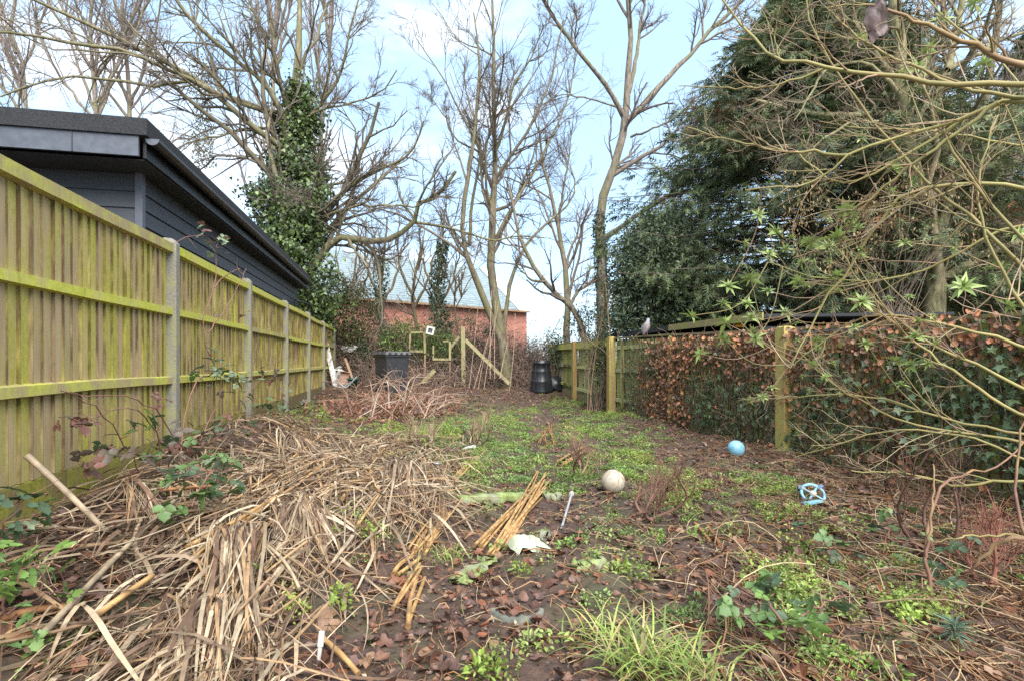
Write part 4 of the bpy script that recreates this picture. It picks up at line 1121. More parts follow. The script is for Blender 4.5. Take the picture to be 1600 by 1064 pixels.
def weeds():
    rng = np.random.default_rng(130)
    c = gpoints(rng, 26000, 1.3, 17, 1.5)
    px, py, d = proj(c)
    w = ell(px, py, GREEN) * (1 - ell(px, py, BARE))
    patch = 0.5 + 0.5 * np.sin(c[:, 0] * 6.1 + 2 * np.sin(c[:, 1] * 3.3)) * np.sin(c[:, 1] * 5.2 + 1.5 * np.sin(c[:, 0] * 4.1))
    c = c[rng.random(len(c)) < w * np.where(d > 4.6, 0.12 + 1.15 * patch ** 1.3, 0.03 + 0.9 * patch ** 2) + 0.006]
    c = c[:8000]
    n = len(c); m = 40
    px, py, d = proj(c)
    lowf = 0.5 + 0.5 * np.sin(c[:, 0] * 2.3 + 1.7 * np.sin(c[:, 1] * 1.9 + 1)) * np.sin(c[:, 1] * 2.1 + np.sin(c[:, 0] * 3))
    h = (0.03 + 0.10 * lowf ** 2) * (0.5 + 1.0 * rng.random(n)) * (1 + 0.3 * (d < 4)); sp = 0.055 * (0.6 + 0.8 * rng.random(n))
    a = rng.random((n, m)) * 2 * math.pi; r = np.sqrt(rng.random((n, m)))
    p = c[:, None] + np.stack([np.cos(a) * r * sp[:, None], np.sin(a) * r * sp[:, None], h[:, None] * (0.15 + 0.85 * rng.random((n, m))) * (1.1 - 0.5 * r)], -1)
    fw = np.stack([np.cos(a), np.sin(a), 0.3 + 0.5 * rng.normal(size=a.shape)], -1) + rng.normal(size=(n, m, 3)) * 0.5
    N = n * m; p = p.reshape(-1, 3); fw = fw.reshape(-1, 3)
    s = np.repeat(0.011 + 0.016 * rng.random(n) ** 2, m) * (0.6 + 0.7 * rng.random(N))
    kind = pick(rng, [(0.16, 0.25, 0.045), (0.20, 0.31, 0.06), (0.12, 0.19, 0.04), (0.24, 0.32, 0.08)], n, 0.2)
    kind = kind * np.stack([0.8 + 0.5 * lowf, 0.85 + 0.25 * lowf, 0.9 + 0.3 * (1 - lowf)], 1)
    col = np.repeat(kind, m, 0) * (0.75 + 0.5 * rng.random((N, 1)))
    mb = MB(); scatter(mb, T_OVAL, p, fw, unit(rng.normal(size=(N, 3)) * 0.5 + (0, 0, 1)), s * 1.3, s * 0.75, col)
    tag(mb.build('weeds', 'leaf', None), 'low bright green weeds spreading in patches over the soil', 'weeds', None, 'stuff')
    # thin grass blades among them
    c = gpoints(rng, 9000, 1.3, 17, 1.5); px, py, d = proj(c)
    c = c[rng.random(len(c)) < 0.08 + 0.5 * ell(px, py, GREEN)]
    n = len(c)
    d0 = unit(rng.normal(size=(n, 3)) * (0.5, 0.5, 0) + (0, 0, 1)); ln = 0.05 + 0.13 * rng.random(n); P = [c]
    for k in range(3):
        d0 = unit(d0 + rng.normal(size=(n, 3)) * 0.25 - (0, 0, 0.12 * k)); P.append(P[-1] + d0 * (ln / 3)[:, None])
    mb = MB(); ribbons(mb, np.stack(P, 1), 0.005 * np.array([1, 0.9, 0.6, 0.1])[None] * np.ones((n, 1)), unit(rng.normal(size=(n, 3)) * (1, 1, 0)), pick(rng, [(0.13, 0.19, 0.04), (0.20, 0.22, 0.07), (0.26, 0.21, 0.11)], n))
    tag(mb.build('grass', 'leaf', None), 'thin scattered grass blades among the weeds', 'grass', None, 'stuff')
weeds()

BROWN = [(0.085, 0.038, 0.023), (0.125, 0.058, 0.036), (0.14, 0.078, 0.056), (0.095, 0.050, 0.038), (0.20, 0.11, 0.06), (0.17, 0.064, 0.03)]
def litter():
    rng = np.random.default_rng(140)
    c = gpoints(rng, 34000, 1.3, 18.6, 1.7)
    px, py, d = proj(c)
    w = 0.42 + 0.5 * ss(1050, 1350, px) * (py < 900) + 0.5 * ss(12.5, 15, c[:, 1]) + 0.5 * ell(px, py, [(150, 860, 200, 70, 1.0), (560, 640, 120, 26, 1), (700, 950, 220, 80, 0.6), (1150, 960, 120, 90, 0.6)])
    w = w * (1 - 0.6 * ell(px, py, GREEN)) * (1 - 0.2 * ell(px, py, HEAP))
    c = c[rng.random(len(c)) < w]
    n = len(c); px, py, d = proj(c)
    s = 0.018 + 0.042 * rng.random(n) ** 1.5
    c[:, 2] += 0.004 + 0.015 * rng.random(n)
    fw = np.stack([rng.normal(size=n), rng.normal(size=n), rng.normal(size=n) * 0.25], 1)
    up = unit(rng.normal(size=(n, 3)) * 0.4 + (0, 0, 1))
    col = pick(rng, BROWN, n)
    mb = MB(); scatter(mb, T_CURL, c, fw, up, s * 1.3, s * 0.9, col, s * (0.4 + 0.9 * rng.random(n)))
    tag(mb.build('leaf_litter', 'dead', None), 'layer of decaying brown leaf litter across the garden', 'leaf litter', None, 'stuff')
    # the larger leaves that lie near the camera, one by one
    me = []
    for k in range(6):
        o = MB(); r2 = np.random.default_rng(k)
        a = np.linspace(0, 2 * math.pi, 16, endpoint=False)
        lob = 1 + 0.22 * np.cos(5 * a) + 0.10 * r2.normal(size=16)
        V = np.stack([np.cos(a) * lob * 0.5, np.sin(a) * lob * 0.42, 0.10 * np.cos(2 * a + k) + 0.05 * r2.normal(size=16) + 0.07], 1)
        V2 = V * (0.5, 0.5, 0.45)
        o.add(np.concatenate([V, V2, [(0, 0, 0.0)]]), [(i, (i + 1) % 16, 16 + (i + 1) % 16, 16 + i) for i in range(16)], [(16 + i, 16 + (i + 1) % 16, 32) for i in range(16)], BROWN[k])
        q = o.mesh('dead_leaf', True); q.materials.append(M['dead']); me.append(q)
    spots = []
    for k in range(900):
        px, py = rng.uniform(0, 1600), rng.uniform(830, 1064)
        if rng.random() < 0.75 - 0.5 * float(ell(np.array(px), np.array(py), HEAP)) and len(spots) < 120: spots.append((px, py))
    for px, py in spots:
        p = on_ground(px, py)
        o = obj('dead_leaf', me[rng.integers(6)], None, None, p + (0, 0, 0.012), (rng.normal() * 0.35, rng.normal() * 0.35, rng.random() * 6.28), 0.06 + 0.055 * rng.random())
        tag(o, 'large curled brown fallen leaf lying on the near soil', 'leaf', 'fallen leaves on the near ground')
litter()

def ground_twigs():
    rng = np.random.default_rng(150)
    c = gpoints(rng, 22000, 1.3, 18.5, 1.6); px, py, d = proj(c)
    w = 0.26 + 0.42 * ss(1000, 1250, px) + 0.35 * ell(px, py, [(600, 640, 140, 40, 1), (700, 850, 260, 60, 0.6)]) - 0.15 * ell(px, py, GREEN)
    c = c[rng.random(len(c)) < w]; n = len(c); px, py, d = proj(c)
    a = rng.random(n) * math.pi * 2
    bias = unit(on_ground(1400, 860) - on_ground(1100, 700)); ab = math.atan2(bias[1], bias[0])
    rt = (px > 1000) & (rng.random(n) < 0.65)
    a = np.where(rt, ab + rng.normal(size=n) * 0.5, a)
    ln = 0.08 + 0.25 * rng.random(n) ** 1.6 + 0.6 * rt * rng.random(n) ** 1.5
    dr = np.stack([np.cos(a), np.sin(a), 0 * a], 1)
    P = [c + (0, 0, 0.01)]
    for k in range(3):
        dr = unit(dr + rng.normal(size=dr.shape) * np.array((0.2, 0.2, 0.0)))
        q = P[-1] + dr * (ln / 3)[:, None]; q[:, 2] = g(q[:, 0], q[:, 1]) + 0.008 + 0.05 * rng.random(n) ** 2; P.append(q)
    P = np.stack(P, 1); P[..., 0] = np.clip(P[..., 0], -2.06, 5.03)
    r = 0.0016 + 0.0024 * rng.random(n) ** 2
    cols = pick(rng, [(0.19, 0.09, 0.045), (0.28, 0.17, 0.09), (0.13, 0.065, 0.038), (0.40, 0.29, 0.16), (0.24, 0.115, 0.05)], n)
    mb = MB(); tubes(mb, P, r[:, None] * np.array([1, 1, 0.9, 0.6])[None], 4, cols)
    tag(mb.build('ground_twigs', 'twig', None, True), 'scatter of thin dead stems and twigs over the soil', 'twigs', None, 'stuff')
ground_twigs()

def crumbs():
    rng = np.random.default_rng(155)
    c = gpoints(rng, 52000, 1.3, 11, 1.5); n = len(c)
    c[:, 2] += 0.003 + 0.008 * rng.random(n)
    s = 0.006 + 0.016 * rng.random(n) ** 2
    mb = MB(); scatter(mb, T_DIA, c, rng.normal(size=(n, 3)) * (1, 1, 0.4), unit(rng.normal(size=(n, 3)) * 0.6 + (0, 0, 1)), s * 1.6, s, pick(rng, BROWN + [(0.05, 0.035, 0.027), (0.33, 0.25, 0.16), (0.06, 0.045, 0.035)], n))
    tag(mb.build('soil_debris', 'dead', None), 'fine crumbs of bark, leaf and straw strewn over the soil', 'debris', None, 'stuff')
crumbs()

def straw_stems():
    rng = np.random.default_rng(157)
    bias = unit(on_ground(1400, 860) - on_ground(1100, 700)); ab = math.atan2(bias[1], bias[0])
    n = 400; px = rng.uniform(880, 1640, n); py = 700 + 330 * rng.random(n) ** 1.2
    keep = rng.random(n) < 0.15 + 0.85 * ss(960, 1150, px)
    c = np.array([on_ground(x, y) for x, y in zip(px[keep], py[keep])]); n = len(c)
    a = ab + rng.normal(size=n) * 0.55 + math.pi * (rng.random(n) < 0.5); ln = 0.25 + 0.75 * rng.random(n) ** 1.5; lift = 0.16 * rng.random(n) ** 2
    K = 6; P = np.zeros((n, K, 3)); x, y = c[:, 0].copy(), c[:, 1].copy(); bend = rng.normal(size=n) * 0.5
    for k in range(K):
        t = k / (K - 1)
        P[:, k] = np.stack([np.clip(x, -2, 4.95), y, g(x, y) + 0.012 + lift * math.sin(math.pi * (0.1 + 0.8 * t)) + 0.01 * rng.random(n)], 1)
        x = x + np.cos(a + bend * t) * ln / (K - 1); y = y + np.sin(a + bend * t) * ln / (K - 1)
    r = 0.0022 + 0.0028 * rng.random(n) ** 2
    mb = MB(); tubes(mb, P, r[:, None] * np.linspace(1, 0.6, K)[None], 5, pick(rng, [(0.36, 0.255, 0.14), (0.28, 0.18, 0.09), (0.42, 0.32, 0.19), (0.21, 0.105, 0.055)], n))
    tag(mb.build('straw_stems', 'straw', None, True), 'long pale dead stalks strewn across the right side of the garden', 'dead stalks', None, 'stuff')
straw_stems()

def reed_heap():
    rng = np.random.default_rng(160)
    main = unit((on_ground(260, 1000) - on_ground(560, 740)) * (1, 1, 0)); am = math.atan2(main[1], main[0])
    c = gpoints(rng, 42000, 1.4, 9, 1.3, -2.0, 1.2); px, py, d = proj(c)
    patch = 0.5 + 0.5 * np.sin(c[:, 0] * 5.0 + 2 * np.sin(c[:, 1] * 2.3)) * np.sin(c[:, 1] * 3.7)
    c = c[rng.random(len(c)) < ell(px, py, HEAP) * (0.15 + 0.85 * patch)][:6000]
    n = len(c)
    a = am + rng.normal(size=n) * 0.42 + np.where(rng.random(n) < 0.30, rng.normal(size=n) * 1.2, 0)
    ln = 0.22 + 0.55 * rng.random(n)
    lift = 0.02 + 0.10 * rng.random(n) ** 2
    c0 = [c]; an = [a]; ll = [ln]; lf = [lift]
    # fans of old leaves drooping from a few crowns
    fans = [((632, 735), [(600, 815), (640, 812), (672, 795), (700, 775), (560, 800)], 260, 0.14), ((372, 850), [(300, 1050), (360, 1064), (420, 1030), (440, 960), (250, 1040)], 230, 0.15), ((455, 690), [(400, 740), (520, 740), (560, 690), (420, 780)], 260, 0.12),
            ((520, 690), [(600, 700), (560, 760), (480, 780)], 200, 0.12), ((330, 960), [(200, 1064), (300, 1090), (380, 1090)], 170, 0.12), ((215, 770), [(240, 830), (280, 820), (180, 830)], 40, 0.10), ((470, 800), [(400, 870), (500, 880), (540, 850)], 200, 0.12)]
    for (rx, ry), tg, k, lh in fans:
        r0 = on_ground(rx, ry); T = np.array([on_ground(*t) for t in tg])
        w = rng.dirichlet(np.ones(len(T)) * 0.7, k); t = w @ T
        s0 = r0 + rng.normal(size=(k, 3)) * (0.07, 0.07, 0.0)
        dv = (t - s0); c0.append(s0); an.append(np.arctan2(dv[:, 1], dv[:, 0])); ll.append(np.linalg.norm(dv[:, :2], axis=1) * (0.6 + 0.6 * rng.random(k))); lf.append(np.full(k, lh) * (0.4 + 0.9 * rng.random(k)))
    c = np.concatenate(c0); a = np.concatenate(an); ln = np.concatenate(ll); lift = np.concatenate(lf); n = len(c)
    K = 7; s = np.linspace(0, 1, K); P = np.zeros((n, K, 3)); cur = rng.normal(size=n) * 0.22
    x, y = c[:, 0].copy(), c[:, 1].copy()
    for k in range(K):
        P[:, k, 0] = np.clip(x, -2.05, 9); P[:, k, 1] = y
        P[:, k, 2] = g(x, y) + 0.01 + 0.05 * rng.random(n) * (k > 0) * 0.3 + lift * np.sin(math.pi * (0.18 + 0.82 * s[k])) + 0.02 * rng.random(n) * 0
        aa = a + cur * (s[k] - 0.3)
        x = x + np.cos(aa) * ln / (K - 1); y = y + np.sin(aa) * ln / (K - 1)
    wd = (0.0025 + 0.007 * rng.random(n) ** 1.6 + 0.013 * (rng.random(n) < 0.26))[:, None] * np.array([0.7, 1, 1, 0.95, 0.8, 0.55, 0.12])[None]
    sd = unit(np.stack([-np.sin(a), np.cos(a), rng.normal(size=n) * 0.5], 1))
    mb = MB(); ribbons(mb, P, wd, sd, pick(rng, [(0.31, 0.23, 0.145), (0.215, 0.15, 0.095), (0.40, 0.31, 0.205), (0.09, 0.052, 0.033), (0.30, 0.185, 0.095), (0.145, 0.085, 0.053)], n))
    # thin hollow stalks lying through the leaves
    k = 420; q = rng.integers(0, 6000, k) % n; p0 = c[q]; aa = am + rng.normal(size=k) * 0.55; L_ = 0.25 + 0.7 * rng.random(k); t = np.linspace(-0.5, 0.5, 5)
    X = p0[:, 0, None] + np.cos(aa)[:, None] * L_[:, None] * t; Y = p0[:, 1, None] + np.sin(aa)[:, None] * L_[:, None] * t; X = np.clip(X, -2.0, 9)
    Z = g(X, Y) + 0.03 + 0.08 * rng.random((k, 1)) + rng.normal(size=(k, 1)) * 0.08 * t
    tubes(mb, np.stack([X, Y, Z], -1), (0.0035 + 0.004 * rng.random((k, 1))) * np.ones((1, 5)), 6, pick(rng, [(0.33, 0.215, 0.11), (0.36, 0.28, 0.185), (0.24, 0.15, 0.085)], k))
    tag(mb.build('reed_straw', 'straw', None), 'big heap of dry grey straw coloured reed leaves on the left', 'straw heap', None, 'stuff')
reed_heap()

# ------------------------------------------------------------------ cut canes, one by one
def cane(pa, pb, r, label, group=None, la=0.02, lb=0.02, tone=(0.50, 0.31, 0.11), bend=0.02, seed=0, at_=None, name='dry_cane'):
    rng = np.random.default_rng(seed)
    if at_ is None: A = on_ground(*pa) + (0, 0, la); B = on_ground(*pb) + (0, 0, lb)
    else: A, B = at_
    Ln = np.linalg.norm(B - A); nodes = max(2, int(Ln / 0.13)); K = nodes * 3 + 1
    s = np.linspace(0, 1, K)
    P = A[None] * (1 - s)[:, None] + B[None] * s[:, None]
    sd = unit(np.cross(B - A, (0, 0, 1.0)))
    P = P + sd[None] * (np.sin(math.pi * s) * bend * rng.normal())[:, None] + np.array((0, 0, 1))[None] * (np.sin(math.pi * s) * bend * 0.6 * rng.random())[:, None]
    if at_ is None:
        P[:, 2] = np.maximum(P[:, 2], g(P[:, 0], P[:, 1]) + r * 0.9)
    R = np.full(K, r) * np.linspace(1, 0.85, K); R[::3] *= 1.14
    t = np.array(tone) * (0.8 + 0.4 * rng.random())
    col = np.tile(t, (K, 1)) * (0.9 + 0.2 * rng.random((K, 1))); col[::3] *= 0.7; col *= (0.85 + 0.3 * rng.random((K, 1)))
    mb = MB(); tubes(mb, P, R, 8, col[None], cap=True)
    o = mb.build(name, 'cane', None, True, A)
    tag(o, label, 'cane', group)

STRAW, PALE, ORANGE = (0.37, 0.215, 0.085), (0.38, 0.285, 0.18), (0.34, 0.155, 0.06)
sing = [((40, 712), None, 'long pale cane with dark lower half leaning against the left fence'),]
A_ = at(42, 711, 2.95); B_ = on_ground(168, 832)
cane(None, None, 0.017, 'long pale cane with peeling bark leaning against the left fence', at_=(A_, B_), tone=(0.42, 0.31, 0.20), seed=1)
single = [((45, 1052), (272, 806), 0.014, PALE, 'long slender pale cane running diagonally across the near left corner'),
          ((147, 998), (238, 932), 0.014, STRAW, 'short golden cane nearest the bottom left of the reed heap'),
          ((316, 888), (362, 858), 0.014, STRAW, 'stubby golden cane poking from the middle of the reed heap'),
          ((380, 945), (415, 845), 0.016, STRAW, 'golden cane with open hollow end pointing at the camera'),
          ((292, 880), (430, 798), 0.013, STRAW, 'golden cane lying along the crest of the reed heap, lower of two'),
          ((385, 835), (515, 735), 0.013, STRAW, 'golden cane lying along the crest of the reed heap, upper of two'),
          ((535, 798), (602, 712), 0.014, STRAW, 'bright golden cane standing proud on the right flank of the heap'),
          ((250, 786), (342, 779), 0.012, ORANGE, 'short orange brown cane below the bramble leaves by the fence'),
          ((405, 868), (468, 952), 0.009, PALE, 'thin pale cane pointing from the heap towards the bottom centre'),
          ((0, 978), (100, 958), 0.016, ORANGE, 'orange brown cane entering at the far left bottom edge'),
          ((10, 1010), (60, 990), 0.016, ORANGE, 'dull brown cane stub at the far left bottom edge'),
          ((45, 828), (148, 838), 0.012, PALE, 'grey cane lying flat at the foot of the left fence'),
          ((380, 725), (430, 788), 0.007, PALE, 'very thin pale stalk leaning across the top of the heap'),
          ((440, 700), (520, 722), 0.010, (0.2, 0.13, 0.09), 'dark grey stick lying across the top of the heap'),
          ((500, 1005), (560, 1064), 0.012, STRAW, 'golden cane running off the bottom edge beside the white tube'),
          ((216, 880), (220, 820), 0.012, PALE, 'upright broken cane stub among the dead leaves'),
          ((545, 690), (590, 640), 0.010, PALE, 'pale cane at the far top of the reed heap')]
for k, (a, b, r, t, lab) in enumerate(single): cane(a, b, r, lab, None, 0.09 if k < 9 else 0.03, 0.10 if k < 9 else 0.03, t, seed=20 + k)
ORD = 'first second third fourth fifth sixth seventh eighth ninth tenth eleventh twelfth thirteenth fourteenth fifteenth sixteenth'.split()
def bundle(lab, grp, lines, r, tone, seed, jit=6, n=1, lift=0.03):
    rg = random.Random(seed); todo = []
    for k, (a, b) in enumerate(lines):
        for q in range(n):
            j = lambda: rg.uniform(-jit, jit)
            todo.append(((a[0] + j(), a[1] + j() * 0.6), (b[0] + j(), b[1] + j() * 0.6)))
    todo.sort(key=lambda t: t[0][0])
    for k, (a, b) in enumerate(todo):
        cane(a, b, r * rg.uniform(0.75, 1.15), lab + ', ' + ORD[k] + ' from the left by its near end', grp, lift * rg.random() + r, lift * rg.random() + r, tone, seed=seed + k * 7)
bundle('cane bundled by the broken bowl', 'cane bundle by the broken bowl', [((748, 860), (845, 765)), ((770, 868), (850, 768)), ((782, 856), (846, 742)), ((790, 850), (852, 760))], 0.0105, STRAW, 300, 9, 4, 0.05)
bundle('cane bundled below the reed heap', 'cane bundle below the reed heap', [((642, 868), (690, 800)), ((658, 872), (697, 806)), ((668, 862), (692, 790))], 0.0095, STRAW, 400, 8, 4, 0.04)
bundle('thick cane in the near mud', 'thick canes in the mud', [((610, 955), (655, 890)), ((637, 985), (658, 912)), ((615, 905), (650, 880))], 0.012, STRAW, 500, 7, 2, 0.02)
bundle('cane in weeds beyond the edging', 'canes in the weeds', [((697, 760), (740, 715)), ((705, 762), (762, 705))], 0.011, STRAW, 600, 5, 2, 0.03)
bundle('cane of the short right bundle', 'short cane bundle', [((872, 728), (912, 702)), ((880, 732), (915, 706))], 0.012, STRAW, 700, 3, 3, 0.05)
bundle('orange stalk on the bare path', 'orange stalk cluster', [((843, 695), (855, 672)), ((858, 702), (850, 676)), ((868, 697), (862, 668))], 0.007, ORANGE, 800, 4, 3, 0.08)
bundle('split orange stick on mud', 'split orange sticks', [((1085, 822), (1108, 850)), ((1105, 826), (1126, 856))], 0.012, ORANGE, 900, 1, 1, 0.02)
bundle('golden cane on the heap slope', 'canes on the heap slope', [((300, 905), (345, 870)), ((430, 800), (480, 760)), ((480, 760), (530, 720)), ((560, 770), (640, 740)), ((350, 800), (420, 760)), ((560, 840), (600, 800)), ((455, 730), (500, 690)), ((570, 740), (600, 790))], 0.010, STRAW, 950, 10, 2, 0.12)

# ------------------------------------------------------------------ brambles
def bramble_leaf(name, col):
    mb = MB()
    for ang, ln, off in ((0, 0.075, 0.02), (1.25, 0.06, 0.0), (-1.25, 0.06, 0.0)):
        n = 6; V = []; t = np.linspace(0, 1, n + 1)
        hw = np.sin(math.pi * t ** 0.8) * 0.40 * ln
        L_ = [(ln * a_, -h * (1 + 0.16 * (-1) ** k), 0.10 * h - 0.12 * ln * a_ ** 2) for k, (a_, h) in enumerate(zip(t, hw))]
        R_ = [(x, -y, z) for x, y, z in L_]; C_ = [(ln * a_, 0, -0.006 - 0.12 * ln * a_ ** 2) for a_ in t]
        V = np.array(L_ + C_ + R_); c, s = math.cos(ang), math.sin(ang)
        V = np.stack([V[:, 0] * c - V[:, 1] * s + off, V[:, 0] * s + V[:, 1] * c, V[:, 2]], 1)
        k = np.arange(n); m = n + 1
        mb.add(V, np.concatenate([np.stack([k, k + 1, m + k + 1, m + k], 1), np.stack([m + k, m + k + 1, 2 * m + k + 1, 2 * m + k], 1)]), None, col)
    me = mb.mesh(name, True); me.materials.append(M['leaf']); return me
BL = [bramble_leaf('leaf', c) for c in ((0.10, 0.17, 0.05), (0.07, 0.11, 0.055), (0.14, 0.23, 0.05), (0.13, 0.10, 0.075), (0.16, 0.075, 0.055), (0.17, 0.21, 0.12))]
def bramble(label, canes, leaves, seed, size=1.0):
    """canes: lists of world points; leaves: (centre, spread, count, palette)"""
    rng = np.random.default_rng(seed)
    b = np.array(canes[0][0])
    root = thing('bramble', b, label, 'bramble')
    for c in canes:
        P = resample(c, 14); P[1:-1] += rng.normal(size=(12, 3)) * 0.008
        mb = MB(); tubes(mb, P, np.linspace(0.006, 0.003, 14), 5, (0.20, 0.10, 0.075))
        P1, R1 = spawn(rng, P[None], np.full((1, 14), 0.006), 5, 0.3, 0.2, 0.9, 0.05, 0.2, 4, 0.6, 0.002, absL=0.12)
        tubes(mb, P1, R1, 3, (0.19, 0.11, 0.08))
        mb.build('cane', 'twig', root, True)
    for c, sp, n, pal in leaves:
        for k in range(n):
            p = np.array(c) + rng.normal(size=3) * np.array((sp, sp, sp * 0.75))
            p[0] = max(p[0], -2.0); p[2] = max(p[2], float(g(p[0], p[1])) + 0.02)
            obj('leaf', BL[pal[rng.integers(len(pal))]], None, root, p, (rng.normal() * 0.5, rng.normal() * 0.5 + 0.2, rng.random() * 6.28), size * (0.6 + 0.6 * rng.random()))
fx = lambda px, py, X=-1.8: on_x(px, py, X)
bramble('tall bramble cane arching up in front of the first concrete post', [
    [fx(312, 690), fx(345, 600), fx(322, 540), fx(318, 500), fx(335, 440), fx(338, 400), fx(330, 372), fx(300, 368), fx(270, 382)],
    [fx(335, 450), fx(355, 430), fx(375, 420)], [fx(325, 520), fx(360, 470), fx(385, 420)]],
    [(fx(335, 385), 0.06, 9, (5, 0, 3)), (fx(318, 360), 0.04, 4, (5, 4)), (fx(352, 372), 0.04, 5, (3, 4, 5)), (fx(350, 490), 0.08, 4, (4, 3))], 170, 0.8)
bramble('leafy bramble clump against the fence beside the first concrete post', [
    [fx(280, 740), fx(290, 640), fx(330, 580), fx(400, 590)], [fx(300, 740), fx(360, 640), fx(430, 620), fx(480, 650)], [fx(300, 720), fx(240, 640), fx(180, 620), fx(110, 612)], [fx(330, 700), fx(400, 600), fx(440, 560), fx(470, 560)]],
    [(fx(335, 578), 0.10, 26, (5, 1, 5, 0)), (fx(415, 635), 0.13, 22, (1, 5, 0)), (fx(370, 600), 0.14, 16, (5, 3, 1)), (fx(300, 690), 0.15, 24, (3, 4, 1, 0)), (fx(430, 590), 0.16, 14, (3, 4)), (fx(470, 640), 0.2, 18, (1, 3, 5)), (fx(350, 680), 0.15, 20, (5, 0, 1, 3))], 171)
bramble('reddish bramble hanging along the near fence panel', [
    [fx(240, 800, -1.85), fx(200, 700, -1.85), fx(150, 640, -1.85), fx(95, 610, -1.85)], [fx(260, 780, -1.85), fx(250, 690, -1.85), fx(210, 640, -1.85), fx(140, 655, -1.85)]],
    [(fx(140, 655, -1.85), 0.05, 7, (4, 3)), (fx(225, 660, -1.85), 0.06, 8, (0, 3, 1)), (fx(175, 700, -1.85), 0.07, 10, (4, 3, 1)), (fx(215, 720, -1.85), 0.10, 16, (3, 4, 0)), (fx(245, 625, -1.85), 0.04, 3, (4,)), (fx(130, 720, -1.85), 0.04, 4, (4, 3))], 172)
def ad(px, py, d): return at(px, py, d)
bramble('bramble with dull blue green leaves on top of the heap by the fence', [[ad(220, 800, 3.3), ad(260, 760, 3.3), ad(320, 740, 3.4), ad(370, 730, 3.5)], [ad(300, 790, 3.3), ad(330, 740, 3.4), ad(372, 712, 3.5)]],
    [(ad(270, 745, 3.3), 0.06, 10, (1, 5, 0)), (ad(320, 750, 3.4), 0.07, 12, (0, 1)), (ad(355, 720, 3.5), 0.06, 9, (0, 5)), (ad(275, 798, 3.2), 0.05, 5, (0,)), (ad(345, 770, 3.4), 0.05, 6, (1, 0)), (ad(255, 700, 3.8), 0.08, 8, (3, 1))], 173)
bramble('bright green bramble leaves at the lower left corner of the picture', [[ad(0, 960, 2.1), ad(30, 900, 2.1), ad(60, 880, 2.15), ad(95, 885, 2.2)], [ad(10, 960, 2.1), ad(60, 930, 2.2), ad(100, 920, 2.3)]],
    [(ad(30, 880, 2.1), 0.05, 9, (2, 0)), (ad(55, 895, 2.15), 0.05, 8, (2,)), (ad(20, 915, 2.1), 0.05, 6, (0, 2)), (ad(90, 920, 2.3), 0.05, 6, (2, 0)), (ad(20, 985, 1.95), 0.06, 5, (0, 2))], 174, 0.75)
bramble('dark bramble leaves at the left edge by the gravel board', [[ad(0, 850, 2.6), ad(15, 800, 2.6), ad(45, 775, 2.7), ad(75, 770, 2.8)]],
    [(ad(30, 785, 2.6), 0.05, 8, (1, 5, 1)), (ad(15, 825, 2.5), 0.05, 7, (1, 5)), (ad(60, 795, 2.7), 0.04, 5, (0, 1))], 175, 0.9)
bramble('green bramble sprawling on the right foreground beside the leaf litter', [[ad(1230, 990, 2.25), ad(1210, 950, 2.3), ad(1180, 930, 2.4), ad(1120, 935, 2.4)], [ad(1230, 985, 2.25), ad(1270, 950, 2.35), ad(1310, 930, 2.4)]],
    [(ad(1185, 910, 2.4), 0.06, 8, (0, 1, 2)), (ad(1215, 930, 2.4), 0.06, 8, (0, 1)), (ad(1280, 935, 2.4), 0.05, 7, (1, 0)), (ad(1250, 970, 2.25), 0.05, 9, (0, 2)), (ad(1130, 935, 2.4), 0.05, 5, (0,)), (ad(1180, 975, 2.25), 0.06, 6, (2, 0))], 176, 0.8)
bramble('low bramble trailing under the shrub on the right', [[ad(1500, 900, 3.1), ad(1450, 860, 3.3), ad(1380, 840, 3.5), ad(1300, 830, 3.7)], [ad(1450, 900, 3.0), ad(1380, 890, 3.1), ad(1320, 880, 3.2)]],
    [(ad(1380, 810, 3.8), 0.08, 10, (1, 0)), (ad(1330, 855, 3.4), 0.12, 14, (1, 0)), (ad(1440, 880, 3.1), 0.12, 12, (1, 0)), (ad(1260, 840, 3.5), 0.10, 10, (1, 0)), (ad(1500, 860, 3.3), 0.10, 8, (1,))], 177, 0.8)

